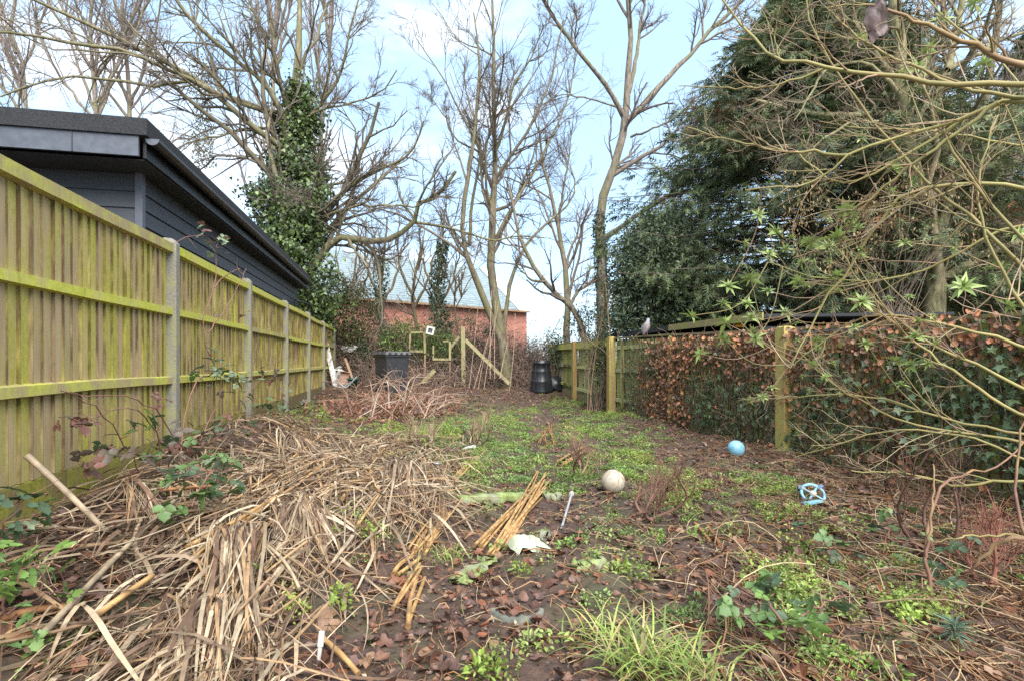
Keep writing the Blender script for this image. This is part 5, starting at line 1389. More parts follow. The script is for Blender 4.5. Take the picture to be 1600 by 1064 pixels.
# ------------------------------------------------------------------ arching shrub at the right
def shrub():
    rng = np.random.default_rng(180)
    b = on_ground(1640, 905)
    root = thing('arching_shrub', b, 'large bare arching shrub with yellow green stems and fresh leaf tufts at right', 'shrub')
    H = [  # (points, depth at start (right), depth at end, radius)
        ([(1640, 132), (1601, 132), (1530, 130), (1460, 127), (1400, 120), (1330, 113), (1290, 107), (1240, 98), (1215, 96), (1190, 75), (1160, 40), (1125, -5)], 2.7, 3.4, 0.016),
        ([(1640, 160), (1601, 154), (1540, 148), (1480, 130), (1430, 105), (1395, 90), (1340, 60), (1300, 20)], 2.7, 3.4, 0.012),
        ([(1640, 125), (1601, 106), (1530, 75), (1470, 50), (1420, 28), (1375, 12), (1350, 8)], 2.2, 2.3, 0.014),
        ([(1640, 150), (1600, 158), (1555, 163), (1480, 195), (1400, 215), (1330, 243), (1270, 285), (1200, 293), (1165, 298)], 2.7, 3.5, 0.012),
        ([(1640, 140), (1600, 150), (1500, 190), (1420, 240), (1360, 275), (1320, 286), (1285, 275), (1245, 236)], 2.8, 3.5, 0.011),
        ([(1330, 243), (1270, 238), (1200, 232), (1120, 215), (1075, 200)], 3.2, 3.7, 0.010),
        ([(1560, 160), (1500, 205), (1430, 255), (1380, 295), (1330, 330)], 2.8, 3.2, 0.011),
        ([(1290, 107), (1200, 137), (1120, 137), (1060, 135)], 3.3, 4.0, 0.008),
        ([(1240, 98), (1218, 92), (1210, 55), (1202, 40)], 3.3, 3.4, 0.006),
        ([(1650, 560), (1590, 540), (1530, 520), (1430, 497), (1370, 492), (1330, 505), (1290, 530), (1240, 570)], 3.4, 3.9, 0.012),
        ([(1650, 640), (1590, 600), (1500, 560), (1430, 520), (1380, 480), (1340, 440), (1320, 400), (1290, 370)], 3.3, 4.0, 0.012),
        ([(1650, 660), (1580, 640), (1500, 590), (1450, 550), (1390, 500), (1350, 470)], 3.2, 3.7, 0.012),
        ([(1650, 690), (1560, 670), (1480, 655), (1400, 630), (1330, 615), (1250, 620), (1190, 625)], 3.3, 4.1, 0.010),
        ([(1650, 700), (1540, 680), (1440, 665), (1370, 640), (1300, 600), (1260, 560), (1230, 530)], 3.3, 4.2, 0.010),
        ([(1650, 480), (1560, 380), (1510, 330), (1460, 300), (1400, 230), (1340, 160), (1280, 70), (1260, 0)], 3.0, 3.6, 0.012),
        ([(1650, 320), (1590, 292), (1500, 285), (1420, 300), (1370, 350), (1340, 400), (1290, 470), (1235, 575)], 3.0, 3.6, 0.012),
        ([(1640, 350), (1560, 360), (1490, 400), (1420, 430), (1330, 440), (1260, 430), (1200, 410)], 3.2, 4.1, 0.010),
        ([(1640, 420), (1560, 330), (1510, 270), (1470, 200), (1440, 130), (1420, 90), (1400, 50)], 2.8, 3.3, 0.010),
        ([(1650, 820), (1600, 838), (1560, 848), (1535, 870), (1515, 892)], 2.6, 2.75, 0.017),
        ([(1640, 905), (1600, 842), (1590, 800), (1585, 770), (1590, 700), (1610, 620)], 2.6, 2.9, 0.010),
        ([(1455, 930), (1445, 880), (1450, 830), (1458, 790), (1480, 750), (1520, 738), (1560, 725), (1600, 690)], 2.85, 3.2, 0.011),
        ([(1447, 870), (1455, 800), (1460, 740), (1458, 725)], 2.85, 3.0, 0.009),
        ([(1650, 740), (1560, 700), (1500, 680), (1420, 670), (1350, 680), (1290, 700), (1240, 715)], 3.2, 4.0, 0.009),
        ([(1650, 760), (1580, 750), (1500, 760), (1420, 740), (1330, 735)], 3.0, 3.5, 0.010),
        ([(1650, 220), (1600, 225), (1520, 215), (1440, 205), (1350, 200), (1280, 190)], 3.0, 3.7, 0.008),
        ([(1640, 80), (1580, 100), (1520, 60), (1470, 20), (1440, -20)], 2.6, 2.9, 0.008),
        ([(1650, 600), (1600, 480), (1560, 420), (1530, 330), (1540, 240), (1560, 180)], 2.9, 3.1, 0.011),
        ([(1620, 838), (1560, 836), (1500, 838), (1462, 845)], 2.7, 2.9, 0.008),
    ]
    Ps, Rs = [], []
    YG, BR = np.array((0.27, 0.235, 0.085)), np.array((0.27, 0.17, 0.09))
    for k, (pts, d0, d1, r) in enumerate(H):
        n = len(pts)
        W_ = [at(p[0], p[1], d0 + (d1 - d0) * i / (n - 1)) for i, p in enumerate(pts)]
        P = resample(W_, 16); P[1:-1] += rng.normal(size=(14, 3)) * 0.006
        R = np.linspace(r, r * 0.35, 16)
        Ps.append(P); Rs.append(R)
        c = np.array((0.17, 0.085, 0.055)) if k in (18, 19, 20, 21) else BR if k == 2 else YG * (0.8 + 0.4 * rng.random())
        mb = MB(); tubes(mb, P, R, 7, c, cap=True)
        mb.build('stem', 'stem', root, True)
    Ps = np.array(Ps); Rs = np.array(Rs)
    tw = MB()
    tm_ = np.array([k not in (18, 19, 20, 21, 27) for k in range(len(H))])
    P1, R1 = spawn(rng, Ps[tm_], Rs[tm_], 11, 0.2, 0.28, 0.6, 0.03, 0.12, 8, 0.5, 0.0028, lmin=0.2)
    tubes(tw, P1, R1, 5, pick(rng, [(0.26, 0.22, 0.08), (0.30, 0.19, 0.11), (0.24, 0.15, 0.09), (0.34, 0.27, 0.16)], len(P1)))
    P2, R2 = spawn(rng, P1, R1, 4, 0.2, 0.45, 0.6, 0.02, 0.15, 5, 0.6, 0.0018, lmin=0.1)
    tubes(tw, P2, R2, 3, pick(rng, [(0.26, 0.20, 0.10), (0.28, 0.18, 0.11), (0.36, 0.30, 0.2)], len(P2)))
    # leaf tufts on thin shoots
    tuft = [(1212, 363), (1229, 390), (1202, 397), (1259, 377), (1310, 370), (1341, 357), (1293, 387), (1253, 411), (1307, 431), (1138, 448), (1173, 436), (1131, 475), (1168, 475), (1200, 455), (1134, 505), (1175, 497), (1080, 494),
            (1303, 451), (1226, 489), (1347, 472), (1276, 533), (1133, 531), (1182, 528), (1094, 553), (1425, 570), (1398, 563), (1415, 380), (1506, 448), (1561, 418), (1574, 478), (1354, 538), (1432, 527), (1398, 264), (1344, 216), (1341, 61), (1432, 105), (1449, 78), (1473, 30), (1523, 7), (1412, 115), (1334, 352), (1429, 287), (1268, 380), (1345, 400), (1247, 440), (1320, 330), (1392, 300), (1540, 100)]
    tm = []
    for k in range(4):
        o = MB(); n = 17; a = np.arange(n) * 2.4; el = np.linspace(1.3, -0.3, n) + 0.1 * rng.normal(size=n)
        fw = np.stack([np.cos(a) * np.cos(el), np.sin(a) * np.cos(el), np.sin(el)], 1); ln = np.linspace(0.03, 0.065, n) * (0.8 + 0.4 * rng.random(n))
        scatter(o, T_LANCE, np.zeros((n, 3)), fw, np.tile((0.05, 0.02, 1.0), (n, 1)) + rng.normal(size=(n, 3)) * 0.1, ln, ln * 0.3, pick(rng, [(0.30, 0.38, 0.11), (0.37, 0.45, 0.15), (0.24, 0.31, 0.09)], n))
        me = o.mesh('leaf_tuft', True); me.materials.append(M['leaf']); tm.append(me)
    tips = P1[:, -1]; tpx, tpy, td = proj(tips)
    okt = np.where((tpx > 1150) & (tpx < 1600) & (tpy > 330) & (tpy < 640))[0]
    for q in rng.permutation(okt)[:48]:
        obj('leaf_tuft', tm[q % 4], None, root, tips[q], (rng.normal() * 0.5, rng.normal() * 0.5, rng.random() * 6), 0.55 + 0.5 * rng.random())
    flat = Ps[:18].reshape(-1, 3); sh = []
    fpx, fpy, fd = proj(flat)
    for k, (x, y) in enumerate(tuft):
        d = np.interp(x, [1080, 1300, 1600], [4.1, 3.7, 3.0]) + rng.normal() * 0.12
        p = at(x, y, d)
        obj('leaf_tuft', tm[k % 4], None, root, p, (rng.normal() * 0.5, rng.normal() * 0.5, rng.random() * 6), 1.1 + 0.6 * rng.random())
        cand = np.where(fpx > x + 40)[0]
        dd = np.linalg.norm(flat[cand] - p, axis=1) + 0.3 * rng.random(len(cand)); s0 = flat[cand[np.argmin(np.abs(dd - 0.8))]]
        mid = (s0 + p) / 2 + np.array((rng.normal() * 0.06, rng.normal() * 0.06, -0.08 + rng.normal() * 0.05))
        sh.append(resample([s0, mid, p], 9))
    tubes(tw, np.array(sh), np.linspace(0.005, 0.0025, 9)[None] * np.ones((len(sh), 1)), 5, pick(rng, [(0.30, 0.20, 0.13), (0.26, 0.22, 0.09)], len(sh)))
    tw.build('twigs', 'stem', root, True)['kind'] = 'stuff'
    # withered leaf caught on the top stem
    p = at(1376, 26, 2.26); n = 9; r2 = np.random.default_rng(12)
    u, v = np.meshgrid(np.linspace(-1, 1, n), np.linspace(-1, 1, n), indexing='ij')
    wv = 1 - 0.75 * np.abs(v) ** 2; fold = 0.35 * np.abs(u) + 0.22 * np.sin(3 * v + u) + 0.10 * r2.normal(size=u.shape)
    V = np.stack([u * wv * 0.055 + 0.02 * v, fold * 0.07, -v * 0.085 + 0.015 * u + 0.006 * r2.normal(size=u.shape)], -1).reshape(-1, 3)
    i, j = np.meshgrid(np.arange(n - 1), np.arange(n - 1), indexing='ij'); q = (i * n + j).ravel()
    o = MB(); o.add(V @ np.array([(0.9, 0.2, 0.3), (-0.25, 0.95, 0.1), (-0.3, -0.15, 0.94)]).T + p, np.stack([q, q + n, q + n + 1, q + 1], 1), None, (0.085, 0.05, 0.042))
    tag(o.build('withered_leaf', 'dead', None, True, p), 'crumpled dark brown leaf snagged on the topmost shrub stem', 'leaf')
shrub()

# ------------------------------------------------------------------ junk at the end of the garden
def rot_z(a): c, s = math.cos(a), math.sin(a); return np.array([(c, -s, 0), (s, c, 0), (0, 0, 1.0)])
def tilt_to(n):
    n = unit(np.array(n, float)); x = unit(np.cross((0, 1, 0.1), n)); return np.stack([x, np.cross(n, x), n], 1)

def wheelie_bin():
    d = 16.2; b = at(612, 612, d); b[2] = float(g(b[0], b[1]))
    root = thing('wheelie_bin', b, 'dark grey wheelie bin with closed lid before the tangled undergrowth', 'bin')
    a = YAW * -1 + math.radians(38); Rz = rot_z(a)
    h = 1.08
    mb = MB(); mb.box(b + (0, 0, 0.05 + h / 2), (0.60, 0.68, h), Rz); V = mb.v[0]
    top = V[:, 2] > b[2] + 0.5
    c = np.array((b[0], b[1], 0)); V[top] = c + (V[top] - c) * (1.22, 1.22, 1)
    mb.build('body', 'bin_grey', root)
    rim = MB(); rim.box(b + (0, 0, h + 0.04), (0.78, 0.88, 0.06), Rz); rim.build('rim', 'bin_grey', root)
    lid = MB(); lid.box(b + (0, 0, h + 0.12), (0.83, 0.93, 0.09), Rz, taper=(0.90, 0.92)); L_ = lid.build('lid', 'bin_lid', root)
    for k in range(4):
        q = Rz @ np.array((-0.27 + 0.18 * k, -0.47, 0)); MB().box(b + q + (0, 0, h + 0.105), (0.07, 0.02, 0.05), Rz).build('lid_rib', 'bin_grey', L_)
    hd = Rz @ np.array((0, 0.5, 0)); tubes(MB(), np.array([b + hd + Rz @ np.array((x, 0, 0)) + (0, 0, h + 0.02) for x in (-0.28, 0, 0.28)]), np.full(3, 0.02), 8).build('handle', 'bin_grey', root, True)
    for s in (-1, 1):
        q = b + Rz @ np.array((0.33 * s, 0.3, 0)) + (0, 0, 0.1)
        w = MB(); w.lathe([(0.0, -0.025), (0.085, -0.025), (0.1, -0.015), (0.1, 0.015), (0.085, 0.025), (0.0, 0.025)], q, 18, np.stack([Rz[:, 1], np.array((0, 0, 1.0)), Rz[:, 0]], 1))
        w.build('wheel', 'black_plastic', root, True)
wheelie_bin()

def compost_bin():
    d = 17.2; b = at(846, 612, d); b[2] = float(g(b[0], b[1]))
    root = thing('compost_bin', b, 'black conical plastic compost bin with its lid off at the far fence end', 'bin')
    n = 28; prof = [(0.38, 0), (0.375, 0.05), (0.345, 0.30), (0.35, 0.32), (0.335, 0.34), (0.30, 0.62), (0.305, 0.64), (0.29, 0.66), (0.262, 0.86), (0.285, 0.87), (0.285, 0.91), (0.25, 0.93), (0.255, 0.98), (0.225, 0.98), (0.22, 0.80), (0.2, 0.6)]
    MB().lathe(prof, b, n).build('body', 'black_plastic', root, True)
    for k in range(10):
        a = k * 2 * math.pi / 10
        A = b + np.array((0.374 * math.cos(a), 0.374 * math.sin(a), 0.06)); B = b + np.array((0.272 * math.cos(a), 0.272 * math.sin(a), 0.84))
        MB().beam(A, B, 0.02, 0.02).build('rib', 'black_plastic', root)
    q = b + unit(np.array((0.45, -1, 0))) * 0.37
    MB().beam(q + (0, 0, 0.05), q + (-0.015, 0.03, 0.34), 0.26, 0.03, up=(0.45, -1, 0)).build('hatch', 'black_plastic', root)
    p = b + np.array((0.52, -0.05, 0.26))
    nrm = (0.35, -0.9, 0.45)
    lid = MB(); lid.lathe([(0.0, 0.05), (0.08, 0.05), (0.09, 0.035), (0.24, 0.02), (0.27, 0.0), (0.27, -0.04), (0.25, -0.04), (0.24, 0.0), (0.0, 0.01)], p, 28, tilt_to(nrm))
    o = lid.build('round_cover', 'black_plastic', None, True, p)
    tag(o, 'round black lid leaning between the compost bin and the mossy fence', 'lid')
compost_bin()

def timber_frames():
    d = 19.0
    def fr(label, beams, name='wooden_trellis'):
        b = at(*beams[0][0], d); root = thing(name, (b[0], b[1], float(g(b[0], b[1]))), label, 'frame')
        for (a, c, w) in beams:
            MB().beam(at(*a, d), at(*c, d), w * 0.75, w * 0.6, up=(0, 1, 0)).build('rail', 'frame_wood', root)
        e = beams[0][1]; q = at(e[0], e[1], d + 0.05); q2 = q.copy(); q2[2] = float(g(q[0], q[1])) - 0.05
        MB().beam(q2, q, 0.05, 0.05).build('leg', 'brown_wood', root)
    fr('square timber frame left of the white vent box, caught in the bush', [((663, 520), (664, 552), 0.10), ((640, 548.5), (661, 549), 0.10), ((642, 520), (661, 519), 0.08), ((641, 522), (640, 546), 0.07)])
    fr('square timber frame below and right of the white vent box', [((703, 534), (703, 563), 0.10), ((676, 561), (701, 561.5), 0.10), ((692, 533.5), (701, 533), 0.06), ((677, 540), (677, 559), 0.07)])
    b = at(724, 603, d); b[2] = float(g(b[0], b[1])) - 0.1
    root = thing('gate_post', b, 'upright mossy timber post with long diagonal braces at the garden end', 'post')
    MB().beam(b, at(723, 511, d), 0.16, 0.14).build('post', 'frame_wood', root)
    MB().beam(at(727, 531, d + 0.1), at(796, 600, d - 0.5), 0.12, 0.08, up=(0, 1, 0)).build('brace', 'frame_wood', root)
    MB().beam(at(718, 526, d + 0.1), at(702, 545, d + 0.1), 0.10, 0.08, up=(0, 1, 0)).build('brace', 'frame_wood', root)
    a, c = at(679, 578, d - 0.5), at(660, 598, d - 0.6)
    tag(MB().beam(c, a, 0.13, 0.06, up=(0, 1, 0)).build('timber_offcut', 'frame_wood', None, False, c), 'short mossy timber offcut propped up right of the wheelie bin', 'timber')
    p = at(672, 517, d - 0.2); root = thing('vent_box', p, 'small white plastic vent box hung among the bush leaves', 'vent')
    R_ = tilt_to((0.1, -1, 0.1)); Rr = R_ @ rot_z(0.25)
    for q, s in (((-0.105, 0, 0), (0.06, 0.28, 0.09)), ((0.105, 0, 0), (0.06, 0.28, 0.09)), ((0, 0.11, 0), (0.15, 0.06, 0.09)), ((0, -0.11, 0), (0.15, 0.06, 0.09))):
        MB().box(p + Rr @ np.array(q), s, Rr).build('frame', 'white_plastic', root)
    MB().box(p - Rr[:, 2] * 0.03, (0.15, 0.16, 0.02), Rr).build('back', 'black_plastic', root)
timber_frames()

CW = [((780, 470), (756, 603), 'tallest bamboo cane of the wigwam, its foot nearest the camera'), ((771, 500), (747, 597), 'bamboo cane of the wigwam with its foot second from the left'), ((762, 530), (740, 595), 'leftmost short bamboo cane of the wigwam by the gate post'),
      ((747, 480), (733, 584), 'bamboo cane leaning just right of the mossy gate post'), ((805, 490), (796, 597), 'upright bamboo cane in front of the multi-stemmed trunk'), ((794, 533), (781, 577), 'short bamboo cane propped against the multi-stemmed trunk'), ((774, 470), (773, 556), 'thin bamboo cane hanging upright in the middle of the wigwam'), ((768, 455), (766, 540), 'thin bamboo cane crossing the top of the wigwam')]
for k, (a, b, lab) in enumerate(CW):
    A = at(*b, 17.9 - 0.12 * k); A[2] = min(A[2], float(g(A[0], A[1])) + (0.0 if k < 5 else 0.4 )); B = at(*a, 18.4)
    cane(None, None, 0.010, lab, 'bamboo canes of the wigwam', at_=(A, B), tone=(0.36, 0.25, 0.165), seed=40 + k, bend=0.03, name='bamboo_cane')

def corner_junk():
    # boards and sticks leaning in the fence corner
    def lean(name, label, a, b, w, t, mat, d, cat='plank'):
        A = at(*b, d); A[2] = float(g(A[0], A[1])); B = at(*a, d + 0.5)
        tag(MB().beam(A, B, w, t, up=(0.5, -1, 0)).build(name, mat, None, False, A), label, cat)
    lean('plank', 'white painted plank with peeling paint leaning on the end fence post', (507, 527), (524, 626), 0.15, 0.035, 'white_paint', 16.3)
    lean('plank', 'black batten leaning beside the peeling white plank', (502, 560), (512, 628), 0.06, 0.04, 'black_metal', 16.2)
    lean('wooden_stake', 'pale wooden stake leaning right of the cardboard box', (539, 560), (556, 616), 0.07, 0.05, 'brown_wood', 16.8, 'stake')
    A = on_ground(498, 630); B = on_ground(536, 627)
    tag(MB().beam(A + (0, 0, 0.04), B + (0, 0, 0.05), 0.14, 0.05).build('plank', 'brown_wood', None, False, A), 'grey brown plank lying flat at the foot of the fence corner', 'plank')
    c = at(528, 592, 16.9); root = thing('cardboard_box', (c[0], c[1], float(g(c[0], c[1]))), 'sagging pinkish cardboard box with torn flaps in the fence corner', 'box')
    R_ = rot_z(0.5) @ tilt_to((0.15, -0.12, 1))
    MB().box(c, (0.50, 0.36, 0.42), R_).build('body', 'cardboard', root)
    for s, w in ((-1, 0.2), (1, 0.17)):
        MB().box(c + R_ @ np.array((0.0, s * 0.20, 0.235)), (0.46, w, 0.012), R_ @ np.array([(1, 0, 0), (0, math.cos(0.5 * s), -math.sin(0.5 * s)), (0, math.sin(0.5 * s), math.cos(0.5 * s))])).build('flap', 'cardboard', root)
    c = at(551, 603, 16.6)
    root = thing('plastic_crate', (c[0], c[1], float(g(c[0], c[1]))), 'dark green plastic tub at the foot of the pale stake', 'tub')
    MB().lathe([(0.0, -0.16), (0.12, -0.16), (0.15, 0.1), (0.165, 0.1), (0.165, 0.13), (0.14, 0.13), (0.11, -0.13), (0, -0.13)], (c[0], c[1], float(g(c[0], c[1])) + 0.17), 20).build('body', 'green_plastic', root, True)
    MB().lathe([(0.165, 0.10), (0.178, 0.105), (0.178, 0.135), (0.165, 0.14)], (c[0], c[1], float(g(c[0], c[1])) + 0.17), 20).build('rim', 'green_plastic', root, True)
    # crumpled white sheeting
    for k, (px, py, s, lab) in enumerate(((524, 580, 0.16, 'crumpled white cloth hanging from the cardboard box'), (546, 545, 0.20, 'torn white plastic sheet snagged in the ivy above the box'))):
        c = at(px, py, 16.6 if k == 0 else 18.6); rng = np.random.default_rng(k + 5); n = 9
        u, v = np.meshgrid(np.linspace(-1, 1, n), np.linspace(-1, 1, n)); z = 0.35 * rng.normal(size=u.shape)
        z = (z + np.roll(z, 1, 0) + np.roll(z, 1, 1)) / 2
        V = np.stack([u + 0.2 * rng.normal(size=u.shape), 0.6 * z, v * (0.8 if k == 0 else 0.45) + 0.15 * rng.normal(size=u.shape)], -1).reshape(-1, 3) * s + c
        i, j = np.meshgrid(np.arange(n - 1), np.arange(n - 1), indexing='ij'); q = (i * n + j).ravel()
        tag(MB().add(V, np.stack([q, q + n, q + n + 1, q + 1], 1)).build('plastic_sheet' if k else 'cloth', 'white_plastic', None, True, c), lab, 'sheet' if k else 'cloth')
    c = at(536, 610, 16.2); root = thing('metal_scrap', (c[0], c[1], float(g(c[0], c[1]))), 'bent grey steel tubes lying in front of the cardboard box', 'scrap')
    for P in (((520, 604), (535, 608), (548, 596)), ((524, 585), (530, 598), (540, 612)), ((530, 614), (540, 606), (558, 588))):
        W_ = [at(p[0], p[1], 16.2) for p in P]
        for w in W_: w[2] = max(w[2], float(g(w[0], w[1])) + 0.03)
        tubes(MB(), resample(W_, 8), np.full(8, 0.018), 7, cap=True).build('tube', 'steel', root, True)
corner_junk()

# brush pile with rusty dead fern before the wheelie bin
def brush_pile():
    rng = np.random.default_rng(200)
    b = on_ground(610, 652)
    root = thing('brush_pile', b, 'low pile of cut branches and rust red dead fern before the wheelie bin', 'brush pile')
    mb = MB(); n = 46; S = []
    for k in range(n):
        s0 = on_ground(rng.uniform(540, 690), rng.uniform(628, 660)) + (0, 0, 0.03)
        a = rng.uniform(-0.4, 2.6); L_ = rng.uniform(0.6, 1.9); h = rng.uniform(0.15, 0.85)
        e = s0 + np.array((math.cos(a) * L_ * 0.8, math.sin(a) * L_ * 0.6, h)); m = (s0 + e) / 2 + np.array((0, 0, h * 0.45)) + rng.normal(size=3) * 0.08
        S.append(resample([s0, m, e], 10))
    S = np.array(S); R = np.linspace(0.014, 0.006, 10)[None] * np.ones((n, 1))
    tubes(mb, S, R, 5, pick(rng, [(0.28, 0.20, 0.145), (0.21, 0.13, 0.085), (0.33, 0.26, 0.20)], n))
    P1, R1 = spawn(rng, S, R, 6, 0.2, 0.35, 0.7, 0.05, 0.2, 5, 0.6, 0.004)
    tubes(mb, P1, R1, 3, pick(rng, [(0.30, 0.20, 0.14), (0.22, 0.12, 0.08)], len(P1)))
    mb.build('branches', 'twig', root, True)['kind'] = 'stuff'
    m = 2600; px = 612 + 55 * rng.normal(size=m); py = 640 + 11 * rng.normal(size=m)
    p = np.array([on_ground(x, max(y, 600)) for x, y in zip(px, py)]) + np.stack([0 * px, 0 * px, 0.02 + 0.16 * rng.random(m)], 1)
    s = 0.07 * (0.5 + rng.random(m))
    f = MB(); scatter(f, T_LANCE, p, rdir(rng, m), unit(rng.normal(size=(m, 3)) * 0.6 + (0, 0, 1)), s * 1.5, s * 0.5, pick(rng, [(0.20, 0.08, 0.045), (0.15, 0.06, 0.035), (0.26, 0.12, 0.07), (0.12, 0.07, 0.05)], m))
    f.build('fern_leaves', 'dead', root)['kind'] = 'stuff'
brush_pile()

# thin reddish saplings by the far timber post
def sapling(label, px, top, d, seed, lean=0, n=4, col=(0.32, 0.19, 0.11), foot=640):
    rng = np.random.default_rng(seed)
    b = at(px, foot, d); b[2] = float(g(b[0], b[1])) - 0.03
    root = thing('bare_sapling', b, label, 'sapling')
    S = []
    for k in range(n):
        e = at(px + lean + rng.normal() * 14, top + abs(rng.normal()) * 30, d + rng.normal() * 0.3)
        S.append(resample([b + rng.normal(size=3) * (0.05, 0.05, 0), (b * 0.55 + e * 0.45) + rng.normal(size=3) * (0.1, 0.1, 0), e], 10))
    S = np.array(S); R = np.linspace(0.014, 0.005, 10)[None] * np.ones((n, 1))
    tubes(MB(), S, R, 5, col).build('trunk', 'twig', root, True)
    P1, R1 = spawn(rng, S, R, 9, 0.3, 0.28, 0.5, 0.15, 0.12, 6, 0.6, 0.004)
    mb = MB(); tubes(mb, P1, R1, 3, np.array(col) * 0.9)
    P2, R2 = spawn(rng, P1, R1, 4, 0.2, 0.4, 0.5, 0.1, 0.15, 4, 0.6, 0.003); tubes(mb, P2, R2, 3, np.array(col) * 0.85)
    mb.build('crown', 'twig', root, True)['kind'] = 'stuff'
sapling('thin orange brown sapling in front of the far mossy fence bays', 922, 450, 13.4, 210, 8, 3, (0.26, 0.17, 0.11))
sapling('thin straight sapling beside the far timber fence post', 958, 430, 12.2, 211, 4, 1, (0.26, 0.17, 0.11))
sapling('wispy dead sapling between the compost bin and the wigwam', 826, 470, 18.6, 212, 30, 4, (0.22, 0.15, 0.11), 600)
sapling('wispy bare stems in the path right of the football', 1015, 730, 4.4, 213, 25, 5, (0.24, 0.13, 0.09), 870)
sapling('wispy bare stems left of the football in the weeds', 905, 690, 6.0, 214, -12, 4, (0.24, 0.14, 0.1), 760)
sapling('dark thin stems rising before the ivy at right', 1462, 700, 3.6, 215, 12, 3, (0.16, 0.09, 0.065), 870)
sapling('red brown thin stems at the far right under the shrub', 1530, 760, 3.1, 216, 20, 3, (0.22, 0.09, 0.06), 930)
sapling('dry flower stalks in the middle of the weed patch', 745, 640, 8.2, 217, 10, 5, (0.36, 0.26, 0.16), 705)
sapling('pale dry stalks at the left of the weed patch', 655, 650, 8.0, 218, 4, 5, (0.36, 0.27, 0.17), 710)

# ------------------------------------------------------------------ things lying on the ground
def ball(name, label, px, py, r, mat, seam):
    p = on_ground(px, py); p[2] = float(g(p[0], p[1])) + r * 0.88
    root = thing(name, p - (0, 0, r), label, 'ball')
    a = np.linspace(-math.pi / 2, math.pi / 2, 15)
    MB().lathe([(r * max(math.cos(t), 0.001), r * math.sin(t)) for t in a], p, 28).build('skin', mat, root, True)
    mb = MB(); t = np.linspace(0, 2 * math.pi, 33)
    for k in range(4 if seam else 1):
        n = unit(np.array((math.cos(k * 0.8), math.sin(k * 0.8), 0.5 if k % 2 else -0.35))); R_ = tilt_to(n)
        o = 0.0 if k < 2 else 0.45
        c = np.stack([np.cos(t) * math.sqrt(1 - o * o), np.sin(t) * math.sqrt(1 - o * o), np.full(33, o)], 1) @ R_.T * r * 1.002 + p
        tubes(mb, c, np.full(33, 0.0022), 4, (0.2, 0.15, 0.1))
    mb.build('seam', seam or mat, root, True)
ball('football', 'dirty white football lying in the weeds right of centre', 958, 768, 0.115, 'ball', 'seam')
ball('ball', 'pale blue ball beside the foot of the thick timber post', 1150, 712, 0.105, 'pale_blue', None)

def toy_ring():
    p = on_ground(1270, 780) + (0, 0, 0.05)
    root = thing('toy_wheel', p, 'light blue plastic spoked ring with navy clips lying in leaf litter', 'toy')
    Rr = tilt_to((-0.25, -0.75, 0.75)); r = 0.095; t = np.linspace(0, 2 * math.pi, 25)
    f = lambda a, q, z=0: p + Rr @ np.array((math.cos(a) * q, math.sin(a) * q, z))
    tubes(MB(), np.array([f(a, r) for a in t]), np.full(25, 0.014), 8).build('ring', 'pale_blue', root, True)
    for k in range(4): tubes(MB(), np.array([f(k * 1.57 + 0.5, q) for q in (0.01, 0.05, 0.09)]), np.full(3, 0.010), 6).build('spoke', 'pale_blue', root, True)
    MB().lathe([(0.0, 0.02), (0.025, 0.02), (0.03, 0), (0.025, -0.02), (0, -0.02)], p, 14, Rr).build('hub', 'white_plastic', root, True)
    for k in range(3):
        MB().box(f(0.3 + k * 1.9, r + 0.016), (0.04, 0.03, 0.035), Rr @ rot_z(k)).build('clip', 'navy', root)
    q = on_ground(1254, 790) + (0, 0, 0.02)
    tag(MB().beam(q, q + np.array((0.16, -0.03, 0.02)), 0.05, 0.018).build('plastic_shard', 'pale_blue', None, False, q), 'flat pale blue plastic shard next to the spoked ring', 'plastic')
toy_ring()

def broken_bowl():
    p = on_ground(820, 862); rng = np.random.default_rng(4)
    root = thing('broken_bowl', p, 'broken ivory plastic bowl with jagged edge lying on the mud', 'bowl')
    n, m = 18, 8; V = []
    for j in range(m):
        for i in range(n):
            a = i * 2 * math.pi / n; e = (j / (m - 1)) * math.pi / 2
            r = 0.105 * math.cos(e) * (1 + 0.05 * math.sin(3 * a)) ; z = 0.095 * math.sin(e) * (1 + 0.10 * math.sin(2 * a + 1))
            V.append((r * math.cos(a) * 1.15, r * math.sin(a), z + 0.008 * rng.normal()))
    V = np.array(V) @ tilt_to((0.3, -0.25, 0.9)).T + p + (0, 0, 0.015)
    Q = [(j * n + i, j * n + (i + 1) % n, (j + 1) * n + (i + 1) % n, (j + 1) * n + i) for j in range(m - 1) for i in range(n) if not (j < 3 and i in (12, 13, 14))]
    MB().add(V, Q).build('shell', 'ivory_plastic', root, True)
    q = p + (0.10, -0.03, 0.035)
    MB().add(np.array([(-0.06, -0.03, 0.03), (0, -0.05, 0.015), (0.075, -0.01, -0.015), (0.03, 0.03, 0.02), (-0.05, 0.04, 0.05), (0, 0, 0.04)]) + q, None, [(0, 1, 5), (1, 2, 5), (2, 3, 5), (3, 4, 5), (4, 0, 5)]).build('shard', 'ivory_plastic', root, True)
broken_bowl()

